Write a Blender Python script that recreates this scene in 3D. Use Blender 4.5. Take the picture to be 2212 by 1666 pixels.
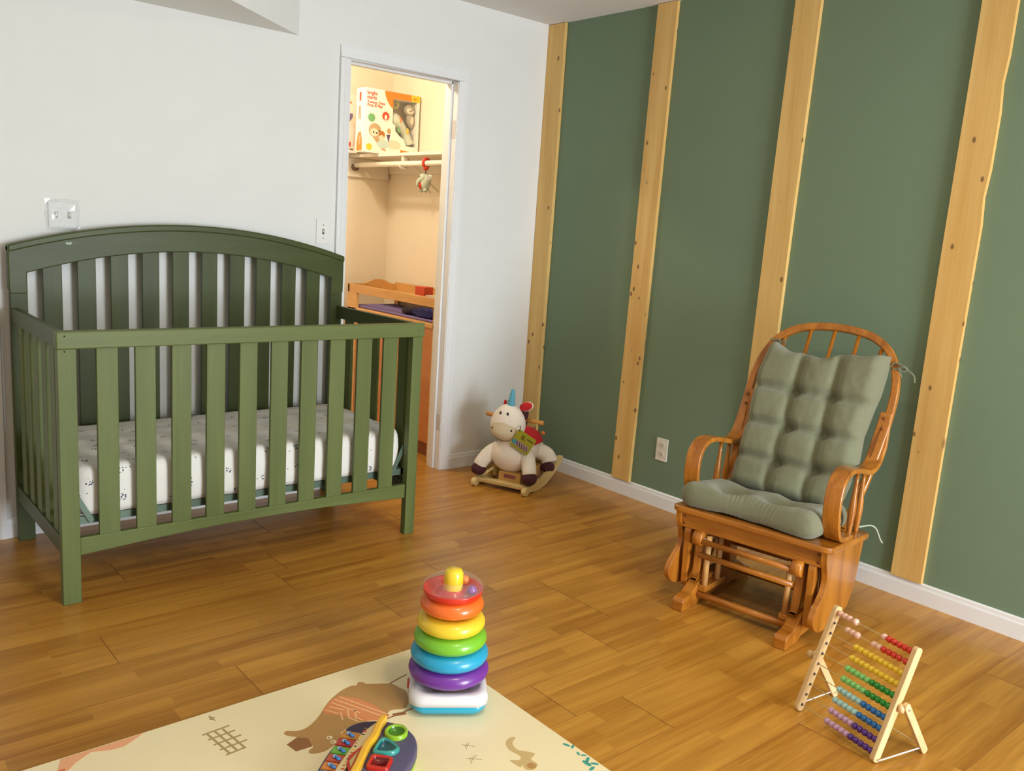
import bpy, bmesh, math, random
from mathutils import Vector, Matrix, Euler, noise
random.seed(7)
D = bpy.data
scene = bpy.context.scene
for o in list(D.objects): D.objects.remove(o)
COL = scene.collection
PI = math.pi
R = math.radians

# ------------------------------------------------------------------ camera
cam_d = D.cameras.new('camera'); cam = D.objects.new('camera', cam_d); COL.objects.link(cam)
cam_d.sensor_width = 36; cam_d.sensor_fit = 'HORIZONTAL'
cam_d.lens = 1866.76 / 2212 * 36
cam_d.clip_start = .05
rx = Vector((.7609, -.6454, .0663)).normalized(); fz = Vector((.6451, .7431, -.1776)).normalized()
rx = (rx - fz * rx.dot(fz)).normalized(); ry = rx.cross(fz) * -1
ry = fz.cross(rx) * -1
M = Matrix((( rx.x, ry.x, -fz.x), (rx.y, ry.y, -fz.y), (rx.z, ry.z, -fz.z))).to_4x4()
M.translation = Vector((-3.3228, -3.7007, 1.3227))
cam.matrix_world = M
scene.camera = cam

# ------------------------------------------------------------------ light
scene.view_settings.view_transform = 'Standard'
scene.view_settings.look = 'None'
scene.view_settings.gamma = 1
scene.view_settings.use_curve_mapping = False
scene.view_settings.exposure = 0.0
w = D.worlds.new('world'); scene.world = w; w.use_nodes = True
w.node_tree.nodes['Background'].inputs[0].default_value = (.75, .85, 1, 1)
w.node_tree.nodes['Background'].inputs[1].default_value = .3

def area(name, loc, rot, sx, sy, power, col, spread=180):
    l = D.lights.new(name, 'AREA'); l.shape = 'RECTANGLE'; l.size = sx; l.size_y = sy
    l.energy = power; l.color = col; l.spread = R(spread)
    o = D.objects.new(name, l); COL.objects.link(o); o.location = loc; o.rotation_euler = rot
    return o
# daylight through the patio door in the wall behind the camera
area('daylight_patio_door', (-1.20, -6.36, 1.0), (R(90), 0, 0), 1.35, 1.6, 228, (.85, .93, 1.0))
# warm ceiling lamp of the room
area('ceiling_lamp_light', (-1.95, -2.95, 2.36), (0, 0, 0), .30, .30, 15.5, (1, .82, .52))
# warm closet bulb
l = D.lights.new('closet_bulb', 'POINT'); l.energy = 30; l.color = (1, .86, .62); l.shadow_soft_size = .045
o = D.objects.new('closet_bulb', l); COL.objects.link(o); o.location = (-1.18, .60, 2.32)

# ------------------------------------------------------------------ materials
MATS = {}
def nodes(name):
    m = D.materials.new(name); m.use_nodes = True
    nt = m.node_tree; b = nt.nodes['Principled BSDF']
    return m, nt, b
def setc(sock, c): sock.default_value = (c[0], c[1], c[2], 1)
def s2l(c):
    r = []
    for v in c:
        v = v / 255
        r.append(v / 12.92 if v <= .04045 else ((v + .055) / 1.055) ** 2.4)
    return tuple(r)
def mat(name, srgb, rough=.5, bump=0, bscale=200, var=0, vscale=6, spec=.5, trans=0, ior=1.45, sheen=0, coat=0, metal=0, emis=None, alpha=1):
    if name in MATS: return MATS[name]
    m, nt, b = nodes(name); c = s2l(srgb)
    b.inputs['Roughness'].default_value = rough
    b.inputs['Specular IOR Level'].default_value = spec
    b.inputs['Metallic'].default_value = metal
    b.inputs['Sheen Weight'].default_value = sheen
    b.inputs['Coat Weight'].default_value = coat
    b.inputs['Coat Roughness'].default_value = .1
    if trans: b.inputs['Transmission Weight'].default_value = trans; b.inputs['IOR'].default_value = ior
    setc(b.inputs['Base Color'], c)
    tc = nt.nodes.new('ShaderNodeTexCoord')
    n = nt.nodes.new('ShaderNodeTexNoise'); n.inputs['Scale'].default_value = vscale; n.inputs['Detail'].default_value = 3
    nt.links.new(tc.outputs['Object'], n.inputs['Vector'])
    mx = nt.nodes.new('ShaderNodeMixRGB'); mx.blend_type = 'MIX'
    v = var if var else .03
    mx.inputs[1].default_value = (c[0] * (1 - v), c[1] * (1 - v), c[2] * (1 - v), 1)
    mx.inputs[2].default_value = (min(1, c[0] * (1 + v)), min(1, c[1] * (1 + v)), min(1, c[2] * (1 + v)), 1)
    nt.links.new(n.outputs['Fac'], mx.inputs[0]); nt.links.new(mx.outputs[0], b.inputs['Base Color'])
    if bump:
        n2 = nt.nodes.new('ShaderNodeTexNoise'); n2.inputs['Scale'].default_value = bscale; n2.inputs['Detail'].default_value = 4
        nt.links.new(tc.outputs['Object'], n2.inputs['Vector'])
        bp = nt.nodes.new('ShaderNodeBump'); bp.inputs['Strength'].default_value = bump; bp.inputs['Distance'].default_value = .002
        nt.links.new(n2.outputs['Fac'], bp.inputs['Height']); nt.links.new(bp.outputs[0], b.inputs['Normal'])
    MATS[name] = m; return m

def wood(name, c1, c2, axis='Z', rough=.35, scale=14, stretch=.07, coat=0, island=.0, knots=False, bump=.15):
    """grain running along the given object axis"""
    m, nt, b = nodes(name); c1 = s2l(c1); c2 = s2l(c2)
    N = nt.nodes.new; Lk = nt.links.new
    tc = N('ShaderNodeTexCoord'); mp = N('ShaderNodeMapping')
    sc = {'X': (stretch, 1, 1), 'Y': (1, stretch, 1), 'Z': (1, 1, stretch)}[axis]
    mp.inputs['Scale'].default_value = sc
    geo = N('ShaderNodeNewGeometry')
    va = N('ShaderNodeVectorMath'); va.operation = 'ADD'
    mul = N('ShaderNodeMath'); mul.operation = 'MULTIPLY'; mul.inputs[1].default_value = 37.0
    Lk(geo.outputs['Random Per Island'], mul.inputs[0])
    Lk(tc.outputs['Object'], va.inputs[0]); Lk(mul.outputs[0], va.inputs[1])
    Lk(va.outputs[0], mp.inputs['Vector'])
    n = N('ShaderNodeTexNoise'); n.inputs['Scale'].default_value = scale; n.inputs['Detail'].default_value = 5; n.inputs['Distortion'].default_value = .7
    n2 = N('ShaderNodeTexNoise'); n2.inputs['Scale'].default_value = scale * 9; n2.inputs['Detail'].default_value = 2
    Lk(mp.outputs[0], n.inputs['Vector']); Lk(mp.outputs[0], n2.inputs['Vector'])
    ad = N('ShaderNodeMath'); ad.operation = 'MULTIPLY_ADD'; ad.inputs[1].default_value = .35
    Lk(n2.outputs['Fac'], ad.inputs[0]); Lk(n.outputs['Fac'], ad.inputs[2])
    rp = N('ShaderNodeValToRGB'); rp.color_ramp.elements[0].position = .42; rp.color_ramp.elements[1].position = .86
    rp.color_ramp.elements[0].color = (*c2, 1); rp.color_ramp.elements[1].color = (*c1, 1)
    Lk(ad.outputs[0], rp.inputs[0]); out = rp.outputs[0]
    if island:
        hs = N('ShaderNodeHueSaturation'); mr = N('ShaderNodeMapRange')
        mr.inputs['To Min'].default_value = 1 - island; mr.inputs['To Max'].default_value = 1 + island * .7
        Lk(geo.outputs['Random Per Island'], mr.inputs['Value']); Lk(mr.outputs[0], hs.inputs['Value']); Lk(out, hs.inputs['Color']); out = hs.outputs[0]
    if knots:
        for (sx, sz, sca, thr, dk) in ((1, .55, 4.6, .05, (.22, .11, .04)), (1, .6, 15.0, .085, (.15, .07, .025))):
            mk = N('ShaderNodeMapping'); mk.inputs['Scale'].default_value = (sx, sx, sz)
            Lk(va.outputs[0], mk.inputs['Vector'])
            v = N('ShaderNodeTexVoronoi'); v.inputs['Scale'].default_value = sca
            Lk(mk.outputs[0], v.inputs['Vector'])
            r2 = N('ShaderNodeMapRange'); r2.inputs['From Min'].default_value = thr; r2.inputs['From Max'].default_value = thr + .045
            r2.inputs['To Min'].default_value = .85; r2.inputs['To Max'].default_value = 0
            Lk(v.outputs['Distance'], r2.inputs['Value'])
            mx = N('ShaderNodeMixRGB'); mx.inputs[2].default_value = (*dk, 1)
            Lk(r2.outputs[0], mx.inputs[0]); Lk(out, mx.inputs[1]); out = mx.outputs[0]
    Lk(out, b.inputs['Base Color'])
    b.inputs['Roughness'].default_value = rough
    b.inputs['Coat Weight'].default_value = coat; b.inputs['Coat Roughness'].default_value = .12
    if bump:
        bp = N('ShaderNodeBump'); bp.inputs['Strength'].default_value = bump; bp.inputs['Distance'].default_value = .001
        Lk(ad.outputs[0], bp.inputs['Height']); Lk(bp.outputs[0], b.inputs['Normal'])
    MATS[name] = m; return m

W_WHITE = mat('white_wall_paint', (228, 229, 227), .85, bump=.12, bscale=260)
W_GREEN = mat('sage_green_wall_paint', (112, 133, 108), .85, bump=.15, bscale=260, var=.04, vscale=2)
CEIL = mat('ceiling_paint', (226, 224, 222), .9, bump=.2, bscale=180)
TRIM = mat('white_trim_paint', (232, 234, 236), .42)
CLOSET = mat('closet_wall_paint', (240, 228, 208), .85, bump=.1, bscale=260)
FLOORM = wood('laminate_floor', (200, 144, 58), (154, 97, 26), 'X', .30, 11, .05, island=.045, bump=.05)
DARKGAP = mat('floor_joint', (92, 54, 24), .8)
PINE = wood('pine_batten', (230, 196, 124), (208, 162, 88), 'Z', .6, 10, .05, knots=True)
OAK = wood('honey_oak', (192, 122, 40), (142, 80, 18), 'X', .30, 16, .1, coat=.35, island=.05)
OAKV = wood('honey_oak_upright', (192, 122, 40), (142, 80, 18), 'Z', .30, 16, .1, coat=.35, island=.05)
OAKD = mat('oak_edge', (130, 66, 22), .5)
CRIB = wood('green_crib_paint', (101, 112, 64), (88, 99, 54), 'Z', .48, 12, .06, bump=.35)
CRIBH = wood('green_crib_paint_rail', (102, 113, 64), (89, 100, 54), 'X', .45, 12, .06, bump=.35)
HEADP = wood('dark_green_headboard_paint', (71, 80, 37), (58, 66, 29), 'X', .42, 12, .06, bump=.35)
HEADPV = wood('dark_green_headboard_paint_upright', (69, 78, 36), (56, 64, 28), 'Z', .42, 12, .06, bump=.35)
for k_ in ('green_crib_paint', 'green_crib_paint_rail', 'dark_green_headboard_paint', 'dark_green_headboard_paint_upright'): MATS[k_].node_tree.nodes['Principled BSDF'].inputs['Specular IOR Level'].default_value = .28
SHELFW = mat('closet_white', (240, 232, 216), .5)
BIRCH = wood('birch_furniture', (220, 172, 108), (200, 148, 82), 'Y', .45, 8, .1)
BIRCHO = wood('orange_birch_panel', (200, 132, 74), (180, 112, 56), 'Y', .45, 6, .1)
BIRCHD = mat('dark_plinth', (120, 62, 34), .5)
TOYW = wood('pale_toy_wood', (228, 196, 146), (208, 170, 116), 'Z', .5, 20, .08)
RUNW = wood('pale_rocker_wood', (226, 200, 138), (204, 172, 106), 'Y', .5, 16, .08)

# ------------------------------------------------------------------ helpers
def link(o, parent=None):
    COL.objects.link(o)
    if parent: o.parent = parent
    return o
def tag(o, label=None, cat=None, group=None, kind=None):
    if label: o['label'] = label
    if cat: o['category'] = cat
    if group: o['group'] = group
    if kind: o['kind'] = kind
    return o
def thing(name, label, cat, loc=(0, 0, 0), rz=0, group=None):
    e = D.objects.new(name, None); COL.objects.link(e); e.location = loc; e.rotation_euler = (0, 0, rz)
    e.empty_display_size = .05
    return tag(e, label, cat, group)

class MB:
    """collects geometry for ONE mesh object"""
    def __init__(s): s.v = []; s.f = []; s.mi = []; s.mats = []; s.sm = []
    def m(s, mt):
        if mt not in s.mats: s.mats.append(mt)
        return s.mats.index(mt)
    def add(s, vs, fs, mt, smooth=False):
        b = len(s.v); s.v += [Vector(v) for v in vs]; k = s.m(mt)
        for f in fs: s.f.append([i + b for i in f]); s.mi.append(k); s.sm.append(smooth)
    def box(s, lo, hi, mt, rot=None, c=None):
        x0, y0, z0 = lo; x1, y1, z1 = hi
        vs = [Vector(p) for p in ((x0, y0, z0), (x1, y0, z0), (x1, y1, z0), (x0, y1, z0), (x0, y0, z1), (x1, y0, z1), (x1, y1, z1), (x0, y1, z1))]
        if rot is not None:
            cc = Vector(c) if c else sum(vs, Vector()) / 8
            vs = [rot @ (v - cc) + cc for v in vs]
        s.add(vs, [(0, 3, 2, 1), (4, 5, 6, 7), (0, 1, 5, 4), (1, 2, 6, 5), (2, 3, 7, 6), (3, 0, 4, 7)], mt)
        return s
    def prism(s, poly, fn, t0, t1, mt, smooth_side=False):
        """poly: 2d points; fn(a,b,t)->3d"""
        n = len(poly)
        area2 = sum(poly[i][0] * poly[(i + 1) % n][1] - poly[(i + 1) % n][0] * poly[i][1] for i in range(n))
        if area2 < 0: poly = poly[::-1]
        vs = [fn(a, b, t0) for a, b in poly] + [fn(a, b, t1) for a, b in poly]
        s.add(vs, [tuple(range(n))[::-1], tuple(range(n, 2 * n))], mt)
        vs2 = list(vs); s.add(vs2, [(i, (i + 1) % n, n + (i + 1) % n, n + i) for i in range(n)], mt, smooth_side)
        return s
    def tube(s, pts, r, mt, seg=10, closed=False, caps=True):
        pts = [Vector(p) for p in pts]; n = len(pts); rr = r if isinstance(r, (list, tuple)) else [r] * n
        vs = []; prev = None
        for i, p in enumerate(pts):
            if closed: d = pts[(i + 1) % n] - pts[i - 1]
            else: d = pts[min(i + 1, n - 1)] - pts[max(i - 1, 0)]
            d.normalize()
            if prev is None:
                a = Vector((0, 0, 1)) if abs(d.z) < .9 else Vector((1, 0, 0))
                u = d.cross(a).normalized()
            else:
                u = (prev - d * prev.dot(d)).normalized()
            prev = u; v = d.cross(u)
            for k in range(seg):
                t = 2 * PI * k / seg; vs.append(p + (u * math.cos(t) + v * math.sin(t)) * rr[i])
        fs = []
        m_ = n if closed else n - 1
        for i in range(m_):
            j = (i + 1) % n
            for k in range(seg):
                k2 = (k + 1) % seg; fs.append((i * seg + k, i * seg + k2, j * seg + k2, j * seg + k))
        if caps and not closed:
            fs.append(tuple(range(seg))[::-1]); fs.append(tuple(range((n - 1) * seg, n * seg)))
        s.add(vs, fs, mt, True); return s
    def lathe(s, prof, c, axis, mt, seg=32):
        """prof: (r, h) along axis from c"""
        ax = Vector(axis).normalized(); a = Vector((0, 0, 1)) if abs(ax.z) < .9 else Vector((1, 0, 0))
        u = ax.cross(a).normalized(); v = ax.cross(u); c = Vector(c); vs = []
        for r, h in prof:
            for k in range(seg):
                t = 2 * PI * k / seg; vs.append(c + ax * h + (u * math.cos(t) + v * math.sin(t)) * max(r, 1e-4))
        fs = []
        for i in range(len(prof) - 1):
            for k in range(seg):
                k2 = (k + 1) % seg; fs.append((i * seg + k, (i + 1) * seg + k, (i + 1) * seg + k2, i * seg + k2))
        fs.append(tuple(range(seg))); n = len(prof); fs.append(tuple(range((n - 1) * seg, n * seg))[::-1])
        s.add(vs, fs, mt, True); return s
    def ell(s, c, r, mt, rot=None, seg=24, rings=14, fn=None):
        c = Vector(c); vs = []; fs = []
        for i in range(rings + 1):
            th = PI * i / rings
            for k in range(seg):
                ph = 2 * PI * k / seg
                q = Vector((math.sin(th) * math.cos(ph) * r[0], math.sin(th) * math.sin(ph) * r[1], math.cos(th) * r[2]))
                if fn: q = fn(q)
                if rot is not None: q = rot @ q
                vs.append(c + q)
        for i in range(rings):
            for k in range(seg):
                k2 = (k + 1) % seg; fs.append((i * seg + k, (i + 1) * seg + k, (i + 1) * seg + k2, i * seg + k2))
        s.add(vs, fs, mt, True); return s
    def torus(s, c, Rr, r, mt, seg=48, sides=20, rz=None, axis=(0, 0, 1)):
        ax = Vector(axis).normalized(); a = Vector((0, 0, 1)) if abs(ax.z) < .9 else Vector((1, 0, 0))
        u = ax.cross(a).normalized(); v = ax.cross(u); c = Vector(c); vs = []; fs = []
        for i in range(seg):
            t = 2 * PI * i / seg; dd = u * math.cos(t) + v * math.sin(t)
            for k in range(sides):
                p = 2 * PI * k / sides; vs.append(c + dd * (Rr + r * math.cos(p)) + ax * (rz or r) * math.sin(p))
        for i in range(seg):
            i2 = (i + 1) % seg
            for k in range(sides):
                k2 = (k + 1) % sides; fs.append((i * sides + k, i2 * sides + k, i2 * sides + k2, i * sides + k2))
        s.add(vs, fs, mt, True); return s
    def sweep(s, pts, lat0, lat1, th, mt, fn):
        """flat strip whose centre line is a 2d path (a,b), thickness th in that plane, width lat0..lat1"""
        n = len(pts); vs = []
        for i, (a, b) in enumerate(pts):
            a0, b0 = pts[max(i - 1, 0)]; a1, b1 = pts[min(i + 1, n - 1)]
            dx, dy = a1 - a0, b1 - b0; l = math.hypot(dx, dy); nx, ny = -dy / l * th / 2, dx / l * th / 2
            w0 = lat0[i] if isinstance(lat0, list) else lat0; w1 = lat1[i] if isinstance(lat1, list) else lat1
            vs += [fn(w0, a + nx, b + ny), fn(w1, a + nx, b + ny), fn(w1, a - nx, b - ny), fn(w0, a - nx, b - ny)]
        fs = []
        for i in range(n - 1):
            for k in range(4):
                k2 = (k + 1) % 4; fs.append((i * 4 + k, i * 4 + k2, (i + 1) * 4 + k2, (i + 1) * 4 + k))
        fs += [(3, 2, 1, 0), tuple(range((n - 1) * 4, n * 4))]
        s.add(vs, fs, mt); return s
    def build(s, name, parent=None, bevel=0, seg=2, sub=0, auto=35, fixn=True):
        me = D.meshes.new(name); me.from_pydata([tuple(v) for v in s.v], [], s.f)
        for mt in s.mats: me.materials.append(mt)
        me.polygons.foreach_set('material_index', s.mi); me.polygons.foreach_set('use_smooth', s.sm)
        bm = bmesh.new(); bm.from_mesh(me)
        bmesh.ops.remove_doubles(bm, verts=bm.verts, dist=1e-6)
        if fixn: bmesh.ops.recalc_face_normals(bm, faces=bm.faces)
        bm.to_mesh(me); bm.free()
        o = D.objects.new(name, me); link(o, parent)
        if sub:
            md = o.modifiers.new('sub', 'SUBSURF'); md.levels = sub; md.render_levels = sub
        if bevel:
            md = o.modifiers.new('bevel', 'BEVEL'); md.width = bevel; md.segments = seg; md.limit_method = 'ANGLE'; md.angle_limit = R(40)
            md.harden_normals = False
        return o

def smooth_path(pts, k=6, closed=False):
    """Catmull-Rom through points of any dimension"""
    out = []; n = len(pts); rng = n if closed else n - 1
    for i in range(rng):
        g = lambda j: pts[j % n] if closed else pts[max(0, min(n - 1, j))]
        p0, p1, p2, p3 = g(i - 1), g(i), g(i + 1), g(i + 2)
        for t in range(k):
            u = t / k
            out.append(tuple(.5 * (2 * b + (c - a) * u + (2 * a - 5 * b + 4 * c - d) * u * u + (3 * b - a - 3 * c + d) * u ** 3) for a, b, c, d in zip(p0, p1, p2, p3)))
    if not closed: out.append(tuple(pts[-1]))
    return out
def struct(o): o['kind'] = 'structure'; return o
def rrect(x0, x1, y0, y1, r, n=5):
    pts = []
    for cx, cy, a0 in ((x1 - r, y0 + r, -90), (x1 - r, y1 - r, 0), (x0 + r, y1 - r, 90), (x0 + r, y0 + r, 180)):
        for i in range(n + 1):
            a = R(a0 + 90 * i / n); pts.append((cx + r * math.cos(a), cy + r * math.sin(a)))
    return pts
XY = lambda a, b, t: (a, b, t)
XZ = lambda a, b, t: (a, t, b)
YZ = lambda a, b, t: (t, a, b)

# ------------------------------------------------------------------ room
H = 2.424; XL = -5.6; YB = -6.42; XR = -.11; YC = 1.4; T = .11
DL, DR, DH = -1.2204, -.6054, 2.04
def slab(name, lo, hi, mt): return struct(MB().box(lo, hi, mt).build(name))
# floor: laminate boards, three strips each, running along x
fb = MB(); PW = .1925; Y0 = -.842 + PW * 12
k = 0; rnd = random.Random(3)
ends = {4 + 8: -1.96, 6 + 8: -1.76, 7 + 8: -2.35}
nrow = int((Y0 - YB) / PW) + 2
joints = []
for r_ in range(nrow):
    ya = Y0 - r_ * PW; yb = ya - PW
    ex = ends.get(r_, rnd.uniform(-2.6, -1.4))
    if r_ == 12: ex = -1.96
    if r_ == 13: ex = -2.62
    if r_ == 14: ex = -1.76
    if r_ == 15: ex = -2.35
    xs = [ex + 1.2 * j for j in range(-3, 4)]
    for xa in xs:
        if xa + 1.2 < XL or xa > .02: continue
        for st in range(3):
            y1 = ya - st * PW / 3; y0 = y1 - PW / 3
            x = xa
            while x < xa + 1.2 - 1e-6:
                nx = min(xa + 1.2, x + rnd.uniform(.28, .62))
                if xa + 1.2 - nx < .12: nx = xa + 1.2
                a, b_ = max(x, XL), min(nx, .02)
                if b_ > a and y1 > YB:
                    y0c = max(y0, YB)
                    base = len(fb.v)
                    fb.v += [Vector((a, y0c, 0)), Vector((b_, y0c, 0)), Vector((b_, y1, 0)), Vector((a, y1, 0))]
                    fb.f.append([base, base + 1, base + 2, base + 3]); fb.mi.append(fb.m(FLOORM)); fb.sm.append(False)
                x = nx
        joints.append((xa, yb, ya))
me = D.meshes.new('floor'); 
for (xa, yb, ya) in joints:
    if XL < xa < 0: fb.add([(xa - .0008, yb, .0003), (xa + .0008, yb, .0003), (xa + .0008, ya, .0003), (xa - .0008, ya, .0003)], [(0, 1, 2, 3)], DARKGAP)
for r_ in range(nrow):
    y = Y0 - r_ * PW
    if YB < y < YC: fb.add([(XL, y - .0005, .0003), (0, y - .0005, .0003), (0, y + .0005, .0003), (XL, y + .0005, .0003)], [(0, 1, 2, 3)], mat('floor_board_line', (150, 94, 44), .6))
me.from_pydata([tuple(v) for v in fb.v], [], fb.f)
for mt in fb.mats: me.materials.append(mt)
me.polygons.foreach_set('material_index', fb.mi)
fo = D.objects.new('floor', me); COL.objects.link(fo); struct(fo)
slab('floor', (XL - .1, YB - .1, -.1), (.1, YC + .1, -.002), DARKGAP).name = 'floor_base'
slab('ceiling', (XL - .1, YB - .1, H), (.1, YC + .1, H + .1), CEIL)
slab('wall_right', (0, YB - .1, 0), (.1, YC + .1, H), W_GREEN)
slab('wall_left', (XL - .1, YB, 0), (XL, YC, H), W_WHITE)
# wall with the closet door and, at far left, another doorway
wf = MB()
wf.box((-2.74 + .0, 0, 0), (DL - .012, T, H), W_WHITE)
wf.box((DR + .012, 0, 0), (0, T, H), W_WHITE)
wf.box((DL - .012, 0, DH + .012), (DR + .012, T, H), W_WHITE)
wf.box((XL, 0, 0), (-3.56, T, H), W_WHITE)
wf.box((-3.56, 0, DH), (-2.74, T, H), W_WHITE)
struct(wf.build('wall_back'))
# closet interior
slab('wall_closet_right', (XR, T, 0), (0, YC, H), CLOSET)
slab('wall_closet_back', (-2.2, YC, 0), (XR, YC + .1, H), CLOSET)
slab('wall_closet_left', (-2.2, T, 0), (-2.1, YC, H), CLOSET)
slab('wall_closet_front', (-2.1, T, 0), (DL - .03, T + .012, H), CLOSET)
slab('wall_closet_header', (DL - .03, T, DH + .03), (XR, T + .012, H), CLOSET)
slab('wall_closet_stub', (DR + .03, T, 0), (XR, T + .012, DH + .03), CLOSET)
# wall behind the camera with the patio door opening
wb = MB()
wb.box((XL, YB, 0), (-2.05, YB + .1, H), W_WHITE)
wb.box((-.45, YB, 0), (0, YB + .1, H), W_WHITE)
wb.box((-2.05, YB, 2.0), (-.45, YB + .1, H), W_WHITE)
struct(wb.build('wall_front'))
wd = MB()
for x in (-2.05, -1.27, -.49): wd.box((x, YB + .02, 0), (x + .04, YB + .045, 2.0), TRIM)
wd.box((-2.05, YB + .02, 1.95), (-.45, YB + .045, 2.0), TRIM); wd.box((-2.05, YB + .02, 0), (-.45, YB + .045, .06), TRIM)
struct(wd.build('door_3'))
# soffit: boxed duct running off diagonally under the ceiling
sf = MB(); sf.prism([(-1.484, 0), (XL, 0), (XL, -2.25), (-1.939 - 1.6, -.357 - 1.255)], XY, 2.097, H, W_WHITE)
struct(sf.build('wall_soffit', bevel=0))
# door 1: jamb, stop, casing (door leaf is off; hinge recesses left in the jamb)
dj = MB()
dj.box((DL - .012, -.002, 0), (DL, T + .002, DH), TRIM); dj.box((DR, -.002, 0), (DR + .012, T + .002, DH), TRIM)
dj.box((DL - .012, -.002, DH), (DR + .012, T + .002, DH + .012), TRIM)
dj.box((DL, .042, 0), (DL + .011, .075, DH), TRIM); dj.box((DR - .011, .042, 0), (DR, .075, DH), TRIM)
dj.box((DL, .042, DH - .011), (DR, .075, DH), TRIM)
d1 = struct(dj.build('door_1', bevel=.0015))
hr = MB()
for z in (.22, 1.76): hr.prism(rrect(.004, .036, z, z + .09, .006), YZ, DR - .0012, DR + .0005, mat('hinge_recess_paint', (205, 200, 196), .6))
hr.build('hinge_recess', d1)
def casing(mb, x0, x1, z1, inner):   # vertical moulded casing, inner = side toward the opening (+1: right side is inner)
    a, b = (x0, x1)
    steps = [(0, .016), (.35, .016), (.42, .012), (.8, .010), (.88, .007), (1, .007)]
    pts = [((b if inner > 0 else a), 0)]
    poly = [(b, 0), (a, 0)] if inner > 0 else [(a, 0), (b, 0)]
    prof = []
    for t, d in steps:
        x = a + (b - a) * t if inner > 0 else b - (b - a) * t
        prof.append((x, -d))
    p = [(prof[0][0], 0)] + prof + [(prof[-1][0], 0)]
    mb.prism(p, XY, 0, z1, TRIM)
cs = MB(); CW = .059
casing(cs, DL - CW, DL - .003, DH + .003, 1); casing(cs, DR + .003, DR + CW, DH + .003, -1)
for t0, t1, d in ((.0, .12, .007), (.12, .55, .010), (.55, .65, .012), (.65, 1, .016)):
    z0 = DH + .003 + (CW - .003) * (1 - t1); z1 = DH + .003 + (CW - .003) * (1 - t0)
    cs.box((DL - CW + (1 - t1) * 0, -d, z0), (DR + CW, 0, z1), TRIM)
struct(cs.build('trim_1', bevel=.0012))
cs2 = MB(); casing(cs2, -2.74, -2.681, DH, -1); struct(cs2.build('trim_2'))
dl = MB(); dl.box((-3.56, .03, 0), (-2.742, .065, DH), TRIM); struct(dl.build('door_2', bevel=.002))
def baseboard(name, fn, a, b):
    mb = MB(); prof = [(0, 0), (.0125, 0), (.0125, .058), (.0095, .066), (.0085, .076), (.004, .0806), (0, .0806)]
    mb.prism(prof, fn, a, b, TRIM); return struct(mb.build(name))
baseboard('baseboard_right', lambda d, z, t: (-d, t, z), YB, 0)
baseboard('baseboard_back', lambda d, z, t: (t, -d, z), -2.681, DL - CW)
baseboard('trim_3', lambda d, z, t: (t, -d, z), DR + CW, 0)
baseboard('baseboard_left', lambda d, z, t: (XL + d, t, z), YB + .1, 0)
# pencil / nail marks on the right baseboard
# pine battens on the green wall
def batten(y_top, y_bot, wd_, ztop, zbot, label, i):
    mb = MB(); th = .019
    vs = []
    n = 24; rn = random.Random(i)
    Lf = []; Rt = []
    for k in range(n + 1):
        t = k / n; z = zbot + (ztop - zbot) * t; y = y_bot + (y_top - y_bot) * t
        wv = .0012 * math.sin(t * 9 + i)
        Lf.append((y + wv, z)); Rt.append((y - wd_ + .0012 * math.sin(t * 7 + i * 2), z))
    if i == 3:
        for k in (15, 19): Rt[k] = (Rt[k][0] + .007, Rt[k][1])
    poly = Rt + Lf[::-1]
    mb.prism(poly, YZ, -th - .0005, -.0005, PINE)
    o = mb.build('pine_batten', bevel=.0015)
    tag(o, label, 'board', 'pine boards up the green wall')
    return o
batten(-.001, -.001, .130, H - .002, .083, 'narrow honey pine board standing in the corner against white wall', 0)
batten(-.7676, -.7404, .1218, H - .002, .080, 'pine board on green wall left of the power outlet', 1)
batten(-1.5162, -1.4901, .1218, H - .002, .083, 'pine board partly hidden behind the glider rocker back', 2)
batten(-2.2694, -2.2542, .1218, H - .002, .080, 'widest looking pine board, nearest, right of the glider rocker', 3)

# outlet and switches
PLATE = mat('plate_plastic', (228, 222, 210), .35); SLOT = mat('dark_slot', (60, 52, 44), .6)
t = thing('power_outlet', 'white duplex power outlet low on the green wall', 'outlet', (0, -1.0440, .2949), R(-90))
mb = MB(); mb.prism(rrect(-.035, .035, -.057, .057, .004), lambda a, b, t_: (a, t_, b), -.006, 0, PLATE); mb.build('cover_plate', t, bevel=.0012)
for z in (.022, -.022):
    mb = MB(); mb.prism(rrect(-.016, .016, z - .014, z + .014, .011), XZ, -.0085, -.006, mat('outlet_face', (214, 208, 196), .35))
    for x in (-.006, .006): mb.box((x - .0012, -.0088, z), (x + .0012, -.008, z + .008), SLOT)
    mb.box((-.002, -.0088, z - .009), (.002, -.008, z - .005), SLOT); mb.build('socket', t)
t = thing('light_switch', 'white single toggle light switch beside the closet door casing', 'switch', (-1.3434, 0, 1.2535))
mb = MB(); mb.prism(rrect(-.035, .035, -.057, .057, .003), XZ, -.006, 0, mat('switch_plate', (232, 232, 230), .35)); mb.build('cover_plate', t, bevel=.0012)
mb = MB(); mb.box((-.005, -.0065, -.012), (.005, -.0058, .012), SLOT); mb.box((-.0038, -.016, -.002), (.0038, -.006, .008), PLATE, Matrix.Rotation(R(25), 3, 'X')); mb.build('toggle', t)
for z in (.030, -.030):
    mb = MB(); mb.lathe([(.0025, 0), (.0025, .001)], (0, -.006, z), (0, -1, 0), SLOT, 10); mb.build('screw', t)
t = thing('double_light_switch', 'double light switch wrapped in crinkled clear plastic above the crib', 'switch', (-2.4525, 0, 1.262))
mb = MB(); mb.prism(rrect(-.050, .050, -.050, .050, .004), XZ, -.006, 0, mat('switch_plate_grey', (205, 205, 202), .35)); mb.build('cover_plate', t, bevel=.0012)
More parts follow.
